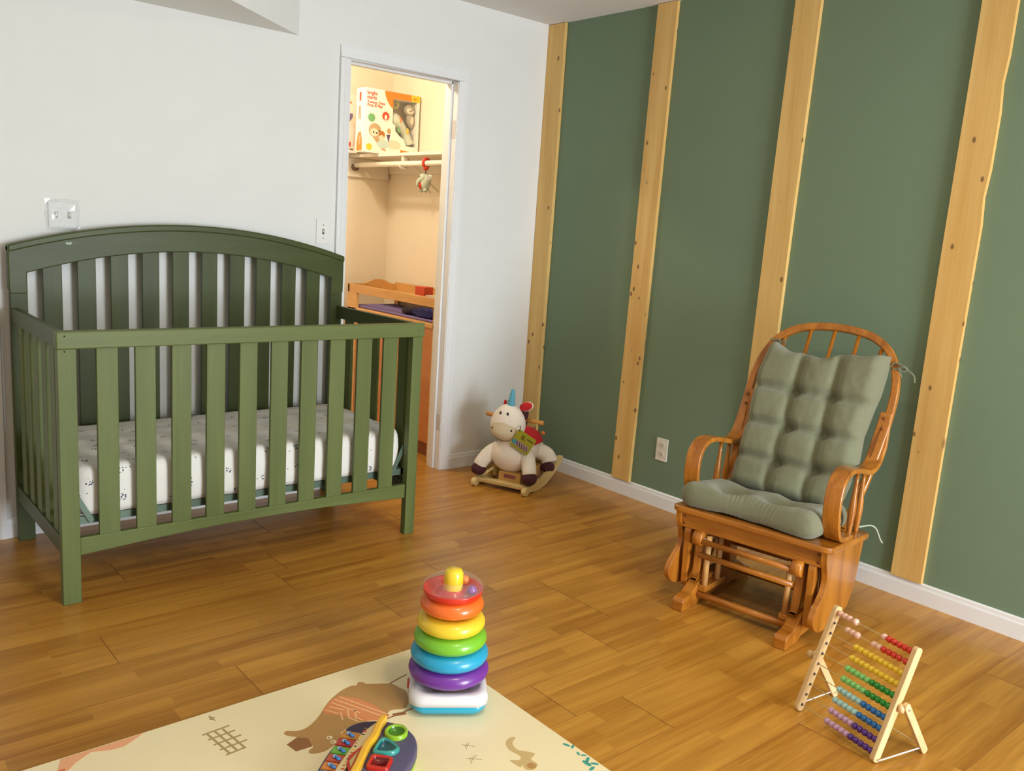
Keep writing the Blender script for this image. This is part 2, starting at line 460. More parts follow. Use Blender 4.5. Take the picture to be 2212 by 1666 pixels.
for x in (-.023, .023):
    mb = MB(); mb.box((x - .006, -.0068, -.012), (x + .006, -.0058, .012), mat('toggle_slot', (120, 96, 78), .6)); mb.box((x - .0035, -.015, -.002), (x + .0035, -.006, .008), PLATE, Matrix.Rotation(R(25), 3, 'X')); mb.build('toggle', t)
film = D.materials.new('clear_crinkled_film'); film.use_nodes = True; nt = film.node_tree; b = nt.nodes['Principled BSDF']
setc(b.inputs['Base Color'], (.95, .97, .97)); b.inputs['Roughness'].default_value = .16; b.inputs['Alpha'].default_value = .3; b.inputs['Specular IOR Level'].default_value = .8
mb = MB(); n = 13; n = 7; rn = random.Random(5); vs = []; fs = []
for i in range(n):
    for j in range(n):
        x = -.061 + .122 * i / (n - 1); z = -.061 + .122 * j / (n - 1)
        e = 1 if 0 < i < n - 1 and 0 < j < n - 1 else 0
        d = .020 * e + (rn.uniform(-.006, .007) if e else 0)
        edge = min(i, n - 1 - i, j, n - 1 - j)
        if edge == 1: d *= .7
        vs.append((x + (rn.uniform(-.002, .002)), -max(.001, d), z + rn.uniform(-.002, .002)))
for i in range(n - 1):
    for j in range(n - 1):
        a = i * n + j; fs += [(a, a + n, a + n + 1), (a, a + n + 1, a + 1)]
mb.add(vs, fs, film); mb.build('plastic_wrap', t)

# ------------------------------------------------------------------ closet: shelf, rod, brackets
mb = MB(); mb.box((-.41, T + .02, 1.710), (XR - .001, YC - .001, 1.728), SHELFW)
o = mb.build('closet_shelf', bevel=.002); tag(o, 'white painted closet shelf under the toy boxes', 'shelf')
mb = MB(); mb.box((XR - .019, T + .02, 1.63), (XR - .001, YC - .02, 1.709), SHELFW); mb.box((-.43, YC - .02, 1.59), (XR - .02, YC - .001, 1.709), SHELFW)
o = mb.build('shelf_cleat', bevel=.001); tag(o, 'cream wooden cleat along closet walls under the shelf', 'cleat')
t = thing('closet_rod', 'white round hanging rod below the closet shelf', 'rod', (0, 0, 0))
mb = MB(); mb.tube([(-.39, T + .014, 1.664), (-.39, YC - .022, 1.664)], .0165, SHELFW, 16); mb.build('pole', t)
mb = MB(); mb.tube([(-.39, YC - .04, 1.652), (-.39, YC - .022, 1.652)], .024, mat('bracket_metal', (120, 104, 92), .4, metal=.6), 16); mb.build('end_socket', t)
mb = MB()
mb.box((-.40, .79, 1.68), (-.37, .812, 1.709), SHELFW)
pts = [(-.365, .80, 1.70), (-.36, .80, 1.665), (-.368, .80, 1.645), (-.39, .80, 1.636), (-.412, .80, 1.642), (-.418, .80, 1.66)]
mb.tube(smooth_path(pts, 5), .007, SHELFW, 8)
mb.tube([(-.37, .80, 1.70), (-.24, .80, 1.60), (XR - .02, .80, 1.52)], .006, SHELFW, 8)
mb.build('hook_bracket', t)

# ------------------------------------------------------------------ text helper
def text_mesh(body, size, mt, name, parent, loc, rot, depth=.0004, sx=1):
    cu = D.curves.new(name, 'FONT'); cu.body = body; cu.size = size; cu.extrude = depth; cu.space_line = .8
    cu.offset = size * .012
    tmp = D.objects.new(name, cu); COL.objects.link(tmp)
    dg = bpy.context.evaluated_depsgraph_get(); me = D.meshes.new_from_object(tmp.evaluated_get(dg))
    D.objects.remove(tmp)
    me.transform(Matrix.Diagonal((sx, 1, 1, 1)))
    me.transform(Matrix.Translation(loc) @ Euler(rot).to_matrix().to_4x4())
    me.materials.clear(); me.materials.append(mt)
    return me
def add_me(mb, me, mt):
    mb.add([v.co.copy() for v in me.vertices], [tuple(p.vertices) for p in me.polygons], mt)
FR = (R(90), 0, 0)
# toy boxes on the shelf
CARD = mat('white_card', (244, 240, 232), .45); ORG = mat('orange_print', (232, 128, 40), .45); YEL = mat('yellow_print', (238, 196, 50), .45)
RED = mat('red_print', (206, 70, 40), .45); GRNp = mat('green_print', (110, 168, 110), .45); GREYp = mat('grey_plush', (168, 154, 138), .9, bump=.5)
CREAMp = mat('cream_plush', (228, 214, 190), .9, bump=.4); PUR = mat('purple_print', (92, 62, 122), .5); BRNp = mat('brown_print', (182, 106, 46), .5)
BLK = mat('black_dot', (30, 24, 22), .4); TAN = mat('tan_print', (190, 158, 122), .6); SKYp = mat('pale_blue_print', (190, 212, 210), .6)
bx0, bx1, bz0, bz1, by = -.521, -.125, 1.7285, 2.106, 1.05
t = thing('toy_box', 'white and orange boxed tummy time toy on the closet shelf', 'box', ((bx0 + bx1) / 2, by + .05, bz0))
def TL(p): return (p[0] - (bx0 + bx1) / 2, p[1] - (by + .05), p[2] - bz0)
def disc(cx, cz, r, n=24, sx=1, sz=1): return [(cx + r * sx * math.cos(2 * PI * k / n), cz + r * sz * math.sin(2 * PI * k / n)) for k in range(n)]
BF = lambda a, b, t_: TL((a, by + t_, b))
win = [(-.320, 2.058), (-.313, 2.066), (-.150, 2.066), (-.142, 2.058), (-.142, 1.792), (-.215, 1.792), (-.235, 1.83), (-.27, 1.85), (-.298, 1.875), (-.30, 1.905), (-.322, 1.922)]
mb = MB()
# carton shell built round the window opening: front faces as strips
mb.box(TL((bx0, by + .002, bz0)), TL((-.322, by + .10, bz1)), CARD)
mb.box(TL((-.322, by + .002, 2.066)), TL((bx1, by + .10, bz1)), CARD)
mb.box(TL((-.142, by + .002, bz0)), TL((bx1, by + .10, 2.066)), CARD)
mb.box(TL((-.322, by + .002, bz0)), TL((-.142, by + .10, 1.792)), CARD)
mb.box(TL((-.322, by + .085, 1.792)), TL((-.142, by + .10, 2.066)), mat('inner_card', (150, 128, 96), .7))
mb.prism([(-.322, 1.792), (-.215, 1.792), (-.235, 1.83), (-.27, 1.85), (-.298, 1.875), (-.30, 1.905), (-.322, 1.922)], BF, .002, .012, CARD)
mb.build('carton', t, bevel=0)
mb = MB()
mb.prism([(-.385, bz1 - .001), (-.19, bz1 - .001), (-.19, 2.066), (-.318, 2.066), (-.322, 2.05), (-.322, 2.004), (-.345, 2.022), (-.367, 2.05), (-.380, 2.08)], BF, .0008, .002, ORG)
mb.prism([(-.19, bz1 - .001), (bx1 + .001, bz1 - .001), (bx1 + .001, 2.066), (-.19, 2.066)], BF, .0008, .002, YEL)
for cx, cz, r, mt in ((-.472, 1.935, .024, GRNp), (-.372, 1.955, .025, RED), (-.483, 1.762, .020, YEL)):
    mb.prism(disc(cx, cz, r), BF, .0006, .002, mt)
    if mt is not YEL:
        for k in range(10):
            a = 2 * PI * k / 10; p0 = (cx + math.cos(a) * r * 1.15, cz + math.sin(a) * r * 1.15); p1 = (cx + math.cos(a) * r * 1.45, cz + math.sin(a) * r * 1.45)
            mb.tube([BF(p0[0], p0[1], .0015), BF(p1[0], p1[1], .0015)], .0012, BRNp, 4)
mb.prism(disc(-.372, 1.948, .009, 14, 1, 1.7), BF, .0002, .002, CARD)
# printed picture: grey plush with a baby lying beside it
mb.prism(disc(-.445, 1.862, .042, 26, 1.05, 1), BF, .0012, .002, TAN)
mb.prism(disc(-.449, 1.850, .030, 22, 1.0, .8), BF, .0009, .002, CREAMp)
mb.prism(disc(-.455, 1.850, .0055), BF, .0004, .002, BLK); mb.prism(disc(-.416, 1.862, .005), BF, .0004, .002, BLK); mb.prism(disc(-.432, 1.848, .006, 12, 1.2, .8), BF, .0004, .002, BLK)
mb.prism([(-.462, 1.825), (-.43, 1.79), (-.39, 1.75), (-.36, 1.745), (-.37, 1.76), (-.40, 1.79), (-.42, 1.83)], BF, .001, .002, TAN)
mb.prism(disc(-.395, 1.842, .022, 20), BF, .0007, .002, BRNp)
mb.prism(disc(-.398, 1.822, .019, 20, 1, .9), BF, .0005, .002, CREAMp)
mb.prism(disc(-.385, 1.785, .030, 20, 1.5, .8), BF, .0009, .002, SKYp)
mb.prism([(-.362, 1.845), (-.335, 1.848), (-.345, 1.80)], BF, .0006, .002, PUR)
mb.prism(disc(-.345, 1.868, .016, 16, .9, 1.1), BF, .0008, .002, TAN)
mb.prism(disc(-.31, 1.79, .05, 20, 1.1, .55), BF, .0012, .002, CREAMp)
mb.prism([(-.26, 1.742), (-.14, 1.745), (-.14, 1.755), (-.255, 1.765)], BF, .0006, .002, ORG)
add_me(mb, text_mesh('bright\nstarts', .032, RED, 't', None, TL((-.508, by + .001, 2.068)), FR, .0006, .95), RED)
add_me(mb, text_mesh('Tummy Time\nProp & Play', .0235, RED, 't', None, TL((-.505, by + .001, 2.018)), FR, .0006, .97), RED)
add_me(mb, text_mesh('0m+', .016, BRNp, 't', None, TL((-.176, by + .0002, 2.078)), FR, .0006), BRNp)
mb.build('printed_artwork', t); mb = MB()
# narrow end panel print
SD = lambda a, b, t_: TL((bx0 - t_, by + .002 + a, b))
mb.prism([(.02, 1.735), (.085, 1.735), (.085, 1.78), (.07, 1.84), (.04, 1.85), (.022, 1.80)], SD, .0, .001, ORG)
mb.prism(disc(.05, 1.80, .018, 16, .8, 1.6), SD, .0, .0015, TAN)
for a in (.045, .06): mb.box(SD(a, 1.92, 0), SD(a + .007, 2.00, .0012), BRNp)
mb.box(SD(.045, 2.03, 0), SD(.065, 2.08, .0012), RED)
mb.build('end_print', t)
# plush toy and pillow inside the window
mb = MB()
mb.ell(TL((-.178, by + .04, 2.018)), (.036, .03, .034), GREYp); mb.ell(TL((-.180, by + .022, 2.012)), (.028, .014, .022), CREAMp)
for x, z in ((-.192, 2.008), (-.168, 2.018)): mb.ell(TL((x, by + .010, z)), (.004, .003, .0045), BLK, seg=8, rings=6)
mb.ell(TL((-.179, by + .008, 2.012)), (.005, .003, .004), BLK, seg=8, rings=6)
mb.ell(TL((-.165, by + .045, 1.955)), (.026, .025, .048), GREYp, Matrix.Rotation(R(-12), 3, 'Y')); mb.ell(TL((-.163, by + .026, 1.955)), (.014, .012, .026), CREAMp)
mb.build('plush_sloth', t)
mb = MB(); pts = smooth_path([(-.31, by + .05, 1.94), (-.285, by + .045, 1.945), (-.235, by + .045, 1.91), (-.195, by + .045, 1.86), (-.175, by + .05, 1.81)], 6)
mb.tube([TL(p) for p in pts], [.036 + .008 * math.sin(i * .3) for i in range(len(pts))], mat('pale_print_cushion', (206, 214, 196), .8, bump=.3), 14)
for p_, mt in (((-.262, by + .008, 1.945), ORG), ((-.205, by + .008, 1.885), YEL), ((-.27, by + .006, 1.885), GRNp)): mb.ell(TL(p_), (.011, .004, .02), mt, seg=12, rings=8)
mb.build('nursing_pillow', t)
mb = MB(); mb.torus(TL((-.29, by + .03, 2.04)), .026, .004, mat('olive_ring', (176, 170, 84), .5), axis=(0, 1, 0)); mb.torus(TL((-.288, by + .028, 2.036)), .014, .003, MATS['olive_ring'], axis=(0, 1, 0)); mb.build('teether', t)
wfilm = D.materials.new('window_film'); wfilm.use_nodes = True; wfilm.node_tree.nodes['Principled BSDF'].inputs['Alpha'].default_value = .06; wfilm.node_tree.nodes['Principled BSDF'].inputs['Roughness'].default_value = .1
mb = MB(); mb.prism(win, BF, .0022, .003, wfilm); mb.build('window_film', t)
# second box behind
ax, aw, ay, az = -.452, .40, 1.25, .335
t = thing('toy_box', 'pale toy box partly hidden behind the orange one at shelf left', 'box', (-.30, 1.31, bz0))
T2 = lambda a, b, t_: (a + .30, 1.25 + t_ - 1.31, b - bz0)
mb = MB(); mb.box(T2(-.545, bz0, 0), T2(-.448, 2.08, .11), mat('pale_card', (238, 226, 214), .5)); mb.build('carton', t, bevel=.001)
mb = MB()
mb.prism([(-.512, 1.965), (-.488, 1.965), (-.49, 1.94), (-.505, 1.92), (-.512, 1.91)], T2, -.0012, .001, mat('violet_print', (120, 104, 140), .5))
for cx, cz, r in ((-.487, 1.925, .024),): mb.prism(disc(cx, cz, r, 20, .9, 1.5), T2, -.001, .001, CREAMp)
mb.prism([(-.512, 1.79), (-.498, 1.795), (-.497, 1.765), (-.512, 1.765)], T2, -.0012, .001, RED)
mb.prism(disc(-.507, 2.03, .008), T2, -.0012, .001, ORG)
mb.tube([T2(-.478, 1.90, -.001), T2(-.474, 1.83, -.001), T2(-.478, 1.77, -.001)], .001, BRNp, 4)
add_me(mb, text_mesh('r feel', .016, SLOT, 't', None, T2(-.513, 1.745, -.001), FR, .0004), SLOT)
mb.build('printed_artwork', t)

# hanging elephant toy
t = thing('hanging_toy', 'grey green plush elephant toy hanging from closet rod by red hook', 'toy', (-.39, .565, 1.50))
PL = mat('mint_plush', (188, 196, 178), .9, bump=.5); REDT = mat('red_toy', (214, 62, 38), .4)
c = lambda x, y, z: (x, y, z)
mb = MB(); pts = [(.018 * math.cos(a) * (1), .0, .178 + .024 * math.sin(a)) for a in [R(k) for k in range(-60, 250, 25)]]
mb.tube([(p[0] * 1.25, 0, p[2] - .012) for p in pts], .0085, REDT, 10); mb.ell((0, 0, .138), (.018, .012, .015), REDT); mb.build('hook', t)
mb = MB(); mb.tube([(0, 0, .13), (0, .002, .098)], .003, BLK, 8); mb.build('strap', t)
mb = MB()
mb.ell((0, 0, .055), (.030, .034, .050), PL); mb.ell((-.012, .006, .078), (.026, .026, .028), PL)
mb.tube(smooth_path([(-.03, .012, .070), (-.042, .018, .05), (-.04, .02, .03)], 5), [.011] * 5 + [.009] * 5 + [.007], PL, 10)
for y in (-.022, .020): mb.ell((-.012, y, .010), (.014, .012, .012), PL)
mb.build('body', t)
for s in (-1, 1):
    mb = MB(); mb.ell((.004, s * .040 , .078), (.008, .020, .024), PL); mb.ell((-.004, s * .042, .077), (.004, .013, .016), mat('ear_print', (176, 164, 160), .9)); mb.build('ear', t)
mb = MB(); mb.ell((-.024, .014, .042), (.012, .017, .024), REDT); mb.build('belly_patch', t)
mb = MB(); mb.ell((-.036, .004, .088), (.004, .003, .004), BLK, seg=8, rings=6); mb.build('eye', t); mb = MB(); mb.ell((-.034, .020, .085), (.004, .003, .004), BLK, seg=8, rings=6); mb.build('eye', t)
mb = MB(); mb.tube(smooth_path([(0, -.03, .02), (.0, -.05, .005), (0, -.06, -.006)], 4), .0015, BLK, 6); mb.build('tail', t)

# ------------------------------------------------------------------ changing table in the closet
tx0, tx1, ty0, ty1 = -.509, -.135, .225, 1.205
t = thing('changing_table', 'honey birch changing table with open shelf inside the closet', 'changing table', (tx0, ty0, 0))
def TT(x, y, z): return (x - tx0, y - ty0, z)
def tb(name, lo, hi, mt, bev=.002):
    mb = MB(); mb.box(TT(*lo), TT(*hi), mt); return mb.build(name, t, bevel=bev)
tb('top_rail', (tx0, ty0, .862), (tx0 + .02, ty1, .914), BIRCH)
tb('back_rail', (tx1 - .02, ty0, .862), (tx1, ty1, .925), BIRCH)
tb('deck', (tx0 + .17, ty0, .862), (tx1 - .02, ty1, .872), BIRCH)
tb('post', (tx0, ty1 - .105, 0), (tx0 + .022, ty1, .862), BIRCH); tb('post', (tx0, ty0, 0), (tx0 + .022, ty0 + .03, .862), BIRCH)
tb('post', (tx1 - .022, ty1 - .05, 0), (tx1, ty1, .862), BIRCH); tb('post', (tx1 - .022, ty0, 0), (tx1, ty0 + .05, .862), BIRCH)
mb = MB(); pts = [(tx0, .86), (tx1, .86), (tx1, .918)]
for i in range(21):
    u = i / 20; x = tx1 - (tx1 - tx0) * u; pts.append((x, .915 + .030 * max(0, math.sin(PI * min(1, max(0, (u - .12) / .6)))) ** 1.4))
mb.prism(pts, lambda a, b, t_: TT(a, t_, b), ty1 - .018, ty1, BIRCH); mb.build('end_board', t)
tb('end_panel', (tx0 + .023, ty1 - .016, .05), (tx1 - .023, ty1, .76), BIRCHO)
tb('lower_shelf', (tx0, ty0, .742), (tx1, ty1 - .001, .768), BIRCH)
tb('front_panel', (tx0 + .006, ty0 + .03, .075), (tx0 + .022, ty1 - .106, .742), BIRCHO)
tb('plinth', (tx0 + .012, ty0, 0), (tx0 + .024, ty1 - .106, .075), BIRCHD)
mb = MB(); mb.box((tx0 + .03, ty0 + .03, .769), (tx1 - .03, ty1 - .03, .784), mat('lilac_pad', (126, 112, 170), .8)); o = mb.build('changing_pad', bevel=.006); tag(o, 'lilac pad on the lower shelf of the changing table', 'pad')
mb = MB(); rn = random.Random(2)
NAVY = mat('navy_cloth', (34, 42, 120), .8, bump=.5, bscale=60)
mb.ell((-.42, .42, .805), (.06, .16, .024), NAVY, fn=lambda q: q + Vector((0, 0, .008 * math.sin(q.y * 90) + .005 * math.sin(q.x * 140))))
o = mb.build('folded_cloth'); tag(o, 'crumpled navy blue cloth on the changing table shelf', 'cloth')
mb = MB(); mb.ell((-.43, .60, .806), (.05, .065, .026), mat('dark_pouch', (34, 26, 56), .6)); o = mb.build('pouch'); tag(o, 'dark purple pouch on changing table shelf beside navy cloth', 'pouch')
mb = MB(); mb.box((-.335, .60, .873), (-.27, .70, .945), mat('red_card', (206, 72, 30), .5)); o = mb.build('small_box', bevel=.002); tag(o, 'small red box on top of the changing table', 'box')
mb = MB(); mb.box((-.335, .44, .873), (-.25, .59, .900), mat('tan_leather', (206, 190, 166), .5)); o = mb.build('flat_book', bevel=.002); tag(o, 'pale flat book lying beside the small red box', 'book')

# ------------------------------------------------------------------ crib
cx0, cx1, cyf, cyb = -2.655, -1.265, -.750, -.030
t = thing('crib', 'sage green painted wooden baby crib with arched slatted headboard', 'crib', ((cx0 + cx1) / 2, (cyf + cyb) / 2, 0))
ox, oy = (cx0 + cx1) / 2, (cyf + cyb) / 2
def CT(x, y, z): return (x - ox, y - oy, z)
def cb(name, lo, hi, mt=CRIB, bev=.002):
    mb = MB(); mb.box(CT(*lo), CT(*hi), mt); return mb.build(name, t, bevel=bev)
cw = .056
cb('leg', (cx0, cyf, 0), (cx0 + cw, cyf + .034, .858)); cb('leg', (cx1 - cw + .004, cyf, 0), (cx1 - .004, cyf + .034, .858))
mb = MB(); mb.box(CT(cx0 - .002, cyf - .004, .858), CT(cx1 + .002, cyf + .036, .914), CRIBH); tr = mb.build('front_top_rail', t, bevel=.004)
for (x, z) in ((cx0 + .022, .90), (cx0 + .022, .85), (cx1 - .03, .885)):
    mb = MB(); mb.lathe([(.0025, 0), (.0025, .0008)], CT(x, cyf - .0042 if z > .86 else cyf - .0002, z), (0, -1, 0), BLK, 8); mb.build('screw_hole', tr)
mb = MB(); pts = [(cx0 + cw, .225), (cx1 - cw, .225)]
for i in range(25):
    u = i / 24; x = cx1 - cw - (cx1 - cx0 - 2 * cw) * u; pts.append((x, .164 + .024 * math.sin(PI * u)))
mb.prism(pts, lambda a, b, t_: CT(a, t_, b), cyf + .004, cyf + .028, CRIBH); mb.build('front_bottom_rail', t, bevel=.003)
for i in range(10):
    x = -2.5375 + .1206 * i
    cb('slat', (x, cyf + .008, .22), (x + .0665, cyf + .022, .862))
# headboard
xc = (cx0 + cx1) / 2; hw = (cx1 - cx0) / 2
def ztop(x): return 1.247 - .105 * ((x - xc) / hw) ** 2
def zin(x): return 1.140 - .097 * ((x - xc) / (hw - .06)) ** 2
n = 36
outer = [(cx0 + (cx1 - cx0) * i / n, ztop(cx0 + (cx1 - cx0) * i / n)) for i in range(n + 1)]
inner = [(cx0 + .062 + (cx1 - cx0 - .124) * i / n, zin(cx0 + .062 + (cx1 - cx0 - .124) * i / n)) for i in range(n + 1)]
poly = outer + [(cx1, .985), (cx1 - .005, .965), (cx1 - .062, .965)] + inner[::-1] + [(cx0 + .062, .965), (cx0 + .005, .965), (cx0, .985)]
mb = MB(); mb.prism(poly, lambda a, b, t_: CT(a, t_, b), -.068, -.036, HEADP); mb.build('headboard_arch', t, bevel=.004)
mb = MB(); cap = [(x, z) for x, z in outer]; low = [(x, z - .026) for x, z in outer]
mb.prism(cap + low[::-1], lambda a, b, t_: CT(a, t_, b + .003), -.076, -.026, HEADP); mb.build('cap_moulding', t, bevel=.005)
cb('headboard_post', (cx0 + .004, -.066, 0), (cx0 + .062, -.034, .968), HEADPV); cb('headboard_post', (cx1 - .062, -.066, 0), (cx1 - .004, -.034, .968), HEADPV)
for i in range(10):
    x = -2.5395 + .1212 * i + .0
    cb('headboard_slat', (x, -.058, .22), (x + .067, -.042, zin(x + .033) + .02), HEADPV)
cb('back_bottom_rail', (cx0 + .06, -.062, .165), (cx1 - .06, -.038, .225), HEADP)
for sx in (0, 1):
    xa = cx0 + .006 if sx == 0 else cx1 - .030; xb = xa + .024
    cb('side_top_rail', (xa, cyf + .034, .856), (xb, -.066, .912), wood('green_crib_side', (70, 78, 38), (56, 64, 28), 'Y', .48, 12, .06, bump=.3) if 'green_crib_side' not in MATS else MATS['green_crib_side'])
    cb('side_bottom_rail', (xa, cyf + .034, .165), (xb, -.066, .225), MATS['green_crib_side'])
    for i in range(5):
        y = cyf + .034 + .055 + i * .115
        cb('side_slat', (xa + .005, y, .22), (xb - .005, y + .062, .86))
mb = MB(); mb.prism([(-2.462, 1.158), (-2.455, 1.163), (-2.448, 1.160), (-2.442, 1.165), (-2.436, 1.158), (-2.444, 1.153), (-2.456, 1.154)], lambda a, b, t_: CT(a, t_, b), -.0686, -.0678, mat('bare_paint_chip', (170, 184, 160), .6)); mb.build('paint_chip', t)
# metal mattress support
SUP = mat('green_metal', (92, 112, 96), .4, metal=.3)
mb = MB()
for (a, b_) in (((cx0 + .04, cyf + .05), (cx1 - .04, cyf + .062)), ((cx0 + .04, -.09), (cx1 - .04, -.078)), ((cx0 + .04, cyf + .05), (cx0 + .052, -.078)), ((cx1 - .052, cyf + .05), (cx1 - .04, -.078))):
    mb.box(CT(a[0], a[1], .256), CT(b_[0], b_[1], .282), SUP)
for i in range(9):
    x = cx0 + .12 + i * .144; mb.tube([CT(x, cyf + .06, .272), CT(x, -.08, .272)], .003, SUP, 6)
for j in range(5):
    y = cyf + .12 + j * .125; mb.tube([CT(cx0 + .05, y, .276), CT(cx1 - .05, y, .276)], .003, SUP, 6)
mb.build('mattress_support', t)
for sx in (1, -1):
    xa = cx0 + .042 if sx == 1 else cx1 - .042
    mb = MB(); mb.sweep([(xa, .385), (xa + sx * .062, .262)], CT(0, cyf + .042, 0)[1], CT(0, cyf + .046, 0)[1], .018, SUP, lambda w_, a, b_: (a - ox, w_, b_)); mb.build('support_bracket', t)

# sheet material with little sprigs
def sheet_mat():
    m, nt, b = nodes('sprig_print_sheet'); N = nt.nodes.new; Lk = nt.links.new
    tc = N('ShaderNodeTexCoord'); v = N('ShaderNodeTexVoronoi'); v.inputs['Scale'].default_value = 15; v.inputs['Randomness'].default_value = .75
    Lk(tc.outputs['Object'], v.inputs['Vector'])
    v2 = N('ShaderNodeTexVoronoi'); v2.inputs['Scale'].default_value = 125
    Lk(tc.outputs['Object'], v2.inputs['Vector'])
    a = N('ShaderNodeMath'); a.operation = 'LESS_THAN'; a.inputs[1].default_value = .20; Lk(v.outputs['Distance'], a.inputs[0])
    b2 = N('ShaderNodeMath'); b2.operation = 'LESS_THAN'; b2.inputs[1].default_value = .42; Lk(v2.outputs['Distance'], b2.inputs[0])
    cc = N('ShaderNodeMath'); cc.operation = 'MULTIPLY'; Lk(a.outputs[0], cc.inputs[0]); Lk(b2.outputs[0], cc.inputs[1])
    v3 = N('ShaderNodeTexVoronoi'); v3.inputs['Scale'].default_value = 30; Lk(tc.outputs['Object'], v3.inputs['Vector'])
    d = N('ShaderNodeMath'); d.operation = 'LESS_THAN'; d.inputs[1].default_value = .07; Lk(v3.outputs['Distance'], d.inputs[0])
    mxm = N('ShaderNodeMath'); mxm.operation = 'MAXIMUM'; Lk(cc.outputs[0], mxm.inputs[0]); Lk(d.outputs[0], mxm.inputs[1])
    mx = N('ShaderNodeMixRGB'); mx.inputs[1].default_value = (.80, .79, .75, 1); mx.inputs[2].default_value = (.10, .11, .17, 1)
    Lk(mxm.outputs[0], mx.inputs[0]); Lk(mx.outputs[0], b.inputs['Base Color']); b.inputs['Roughness'].default_value = .85
    n = N('ShaderNodeTexNoise'); n.inputs['Scale'].default_value = 9; n.inputs['Detail'].default_value = 3; Lk(tc.outputs['Object'], n.inputs['Vector'])
    bp = N('ShaderNodeBump'); bp.inputs['Strength'].default_value = .5; bp.inputs['Distance'].default_value = .02
    Lk(n.outputs['Fac'], bp.inputs['Height']); Lk(bp.outputs[0], b.inputs['Normal'])
    return m
SHEET = sheet_mat()
t2 = thing('crib_mattress', 'white crib mattress in a fitted sheet printed with tiny dark sprigs', 'mattress', (ox, oy, .285))
mb = MB(); nx_, ny_ = 90, 48; mx0, mx1, my0, my1 = -.638, .648, -.315, .305
def matt(u, v, top):
    # superellipse corners
    x = mx0 + (mx1 - mx0) * u; y = my0 + (my1 - my0) * v
    return x, y
vs = []; fs = []
nz = 12
def ring(n_=160):
    return rrect(mx0, mx1, my0, my1, .06, 10)
rg = ring(); per = []
# resample perimeter
tot = 0; seg_ = []
for i in range(len(rg)):
    a = Vector(rg[i]); b_ = Vector(rg[(i + 1) % len(rg)]); seg_.append((a, b_, (b_ - a).length)); tot += (b_ - a).length
NP = 220
for k in range(NP):
    d = tot * k / NP
    for a, b_, l_ in seg_:
        if d <= l_: per.append(a + (b_ - a) * (d / l_ if l_ else 0)); break
        d -= l_
prof = [(.985, -.0), (1.0, .02), (1.004, .05), (1.006, .09), (1.004, .12), (.996, .142), (.975, .157), (.94, .165), (.88, .168)]
cen = Vector(((mx0 + mx1) / 2, (my0 + my1) / 2))
for s_, z in prof:
    for k, p in enumerate(per):
        q = cen + Vector(((p.x - cen.x) * (1 - (1 - s_) * .35), (p.y - cen.y) * (1 - (1 - s_) * .85)))
        wv = .006 * noise.noise(Vector((p.x * 7, p.y * 7, z * 14))) + .004 * noise.noise(Vector((p.x * 22, p.y * 22, z * 5)))
        dirv = (p - cen).normalized()
        vs.append((q.x + dirv.x * wv, q.y + dirv.y * wv, z + (.004 * noise.noise(Vector((p.x * 9, p.y * 9, 3))) if z > .1 else 0)))
for i in range(len(prof) - 1):
    for k in range(NP):
        k2 = (k + 1) % NP; fs.append((i * NP + k, i * NP + k2, (i + 1) * NP + k2, (i + 1) * NP + k))
mb.add(vs, fs, SHEET, True)
# top surface rings inward
base = len(vs) - NP; inn = vs[base:]; layers = [inn]
for j in range(1, 13):
    s_ = 1 - j / 13; lay = []
    for (x, y, z) in inn:
        xx = cen.x + (x - cen.x) * s_; yy = cen.y + (y - cen.y) * s_
        zz = .168 + .006 * noise.noise(Vector((xx * 6, yy * 14, 1))) + .003 * noise.noise(Vector((xx * 18, yy * 18, 2)))
        lay.append((xx, yy, zz))
    layers.append(lay)
vs2 = [p for lay in layers for p in lay] + [(cen.x, cen.y, .168)]; fs2 = []
for i in range(12):
    for k in range(NP):
        k2 = (k + 1) % NP; fs2.append((i * NP + k, i * NP + k2, (i + 1) * NP + k2, (i + 1) * NP + k))
for k in range(NP): fs2.append((12 * NP + k, 12 * NP + (k + 1) % NP, len(vs2) - 1))
mb.add(vs2, fs2, SHEET, True)
mb.add([vs[k] for k in range(NP)], [tuple(range(NP))], SHEET)
mb.build('fitted_sheet', t2)

# ------------------------------------------------------------------ glider rocker
GA = math.atan2(-math.cos(R(9.1)), math.sin(R(9.1)))
G = thing('glider_chair', 'honey oak glider rocking chair with bow back against green wall', 'chair', (-.864, -2.090, 0), GA)
LWZ = lambda w_, a, b_: (w_, a, b_)          # (lateral, back, up)
def side(a, b_, t_): return (t_, a, b_)       # prism in the (back, up) plane extruded laterally
def seatz(w_): return .365 - (w_ - .075) * .085
# seat board
mb = MB(); pl = rrect(-.300, .300, .072, .470, .035, 6)
mb.prism(pl, lambda a, b_, t_: (a, b_, seatz(b_) + t_), -.022, 0, OAK); mb.build('seat_board', G, bevel=.006, seg=3)
mb = MB(); mb.box((-.262, .098, .283), (.262, .120, .342), OAK); ap = mb.build('front_apron', G, bevel=.002)
mb = MB(); mb.box((-.262, .425, .25), (.262, .445, .312), OAK); mb.build('rear_apron', G, bevel=.002)
SC = mat('wood_plug', (112, 56, 20), .4)
for sx in (-1, 1):
    x0 = .2625 * sx; x1 = .284 * sx
    prof = smooth_path([(.086, .342), (.092, .30), (.112, .262), (.118, .225), (.100, .190), (.058, .155), (.036, .125), (.046, .092), (.085, .064), (.130, .054)], 5) + [(.27, .052), (.36, .075)] + smooth_path([(.40, .12), (.425, .20), (.448, .31)], 5)
    mb = MB(); mb.prism(prof, side, x0, x1, OAKV); mb.build('side_panel', G, bevel=.002)
for x in (-.252, .252):
    for z in (.298, .326):
        mb = MB(); mb.lathe([(.005, 0), (.0045, .0015), (.001, .0018)], (x, .098, z), (0, -1, 0), SC, 12); mb.build('wood_plug', ap)
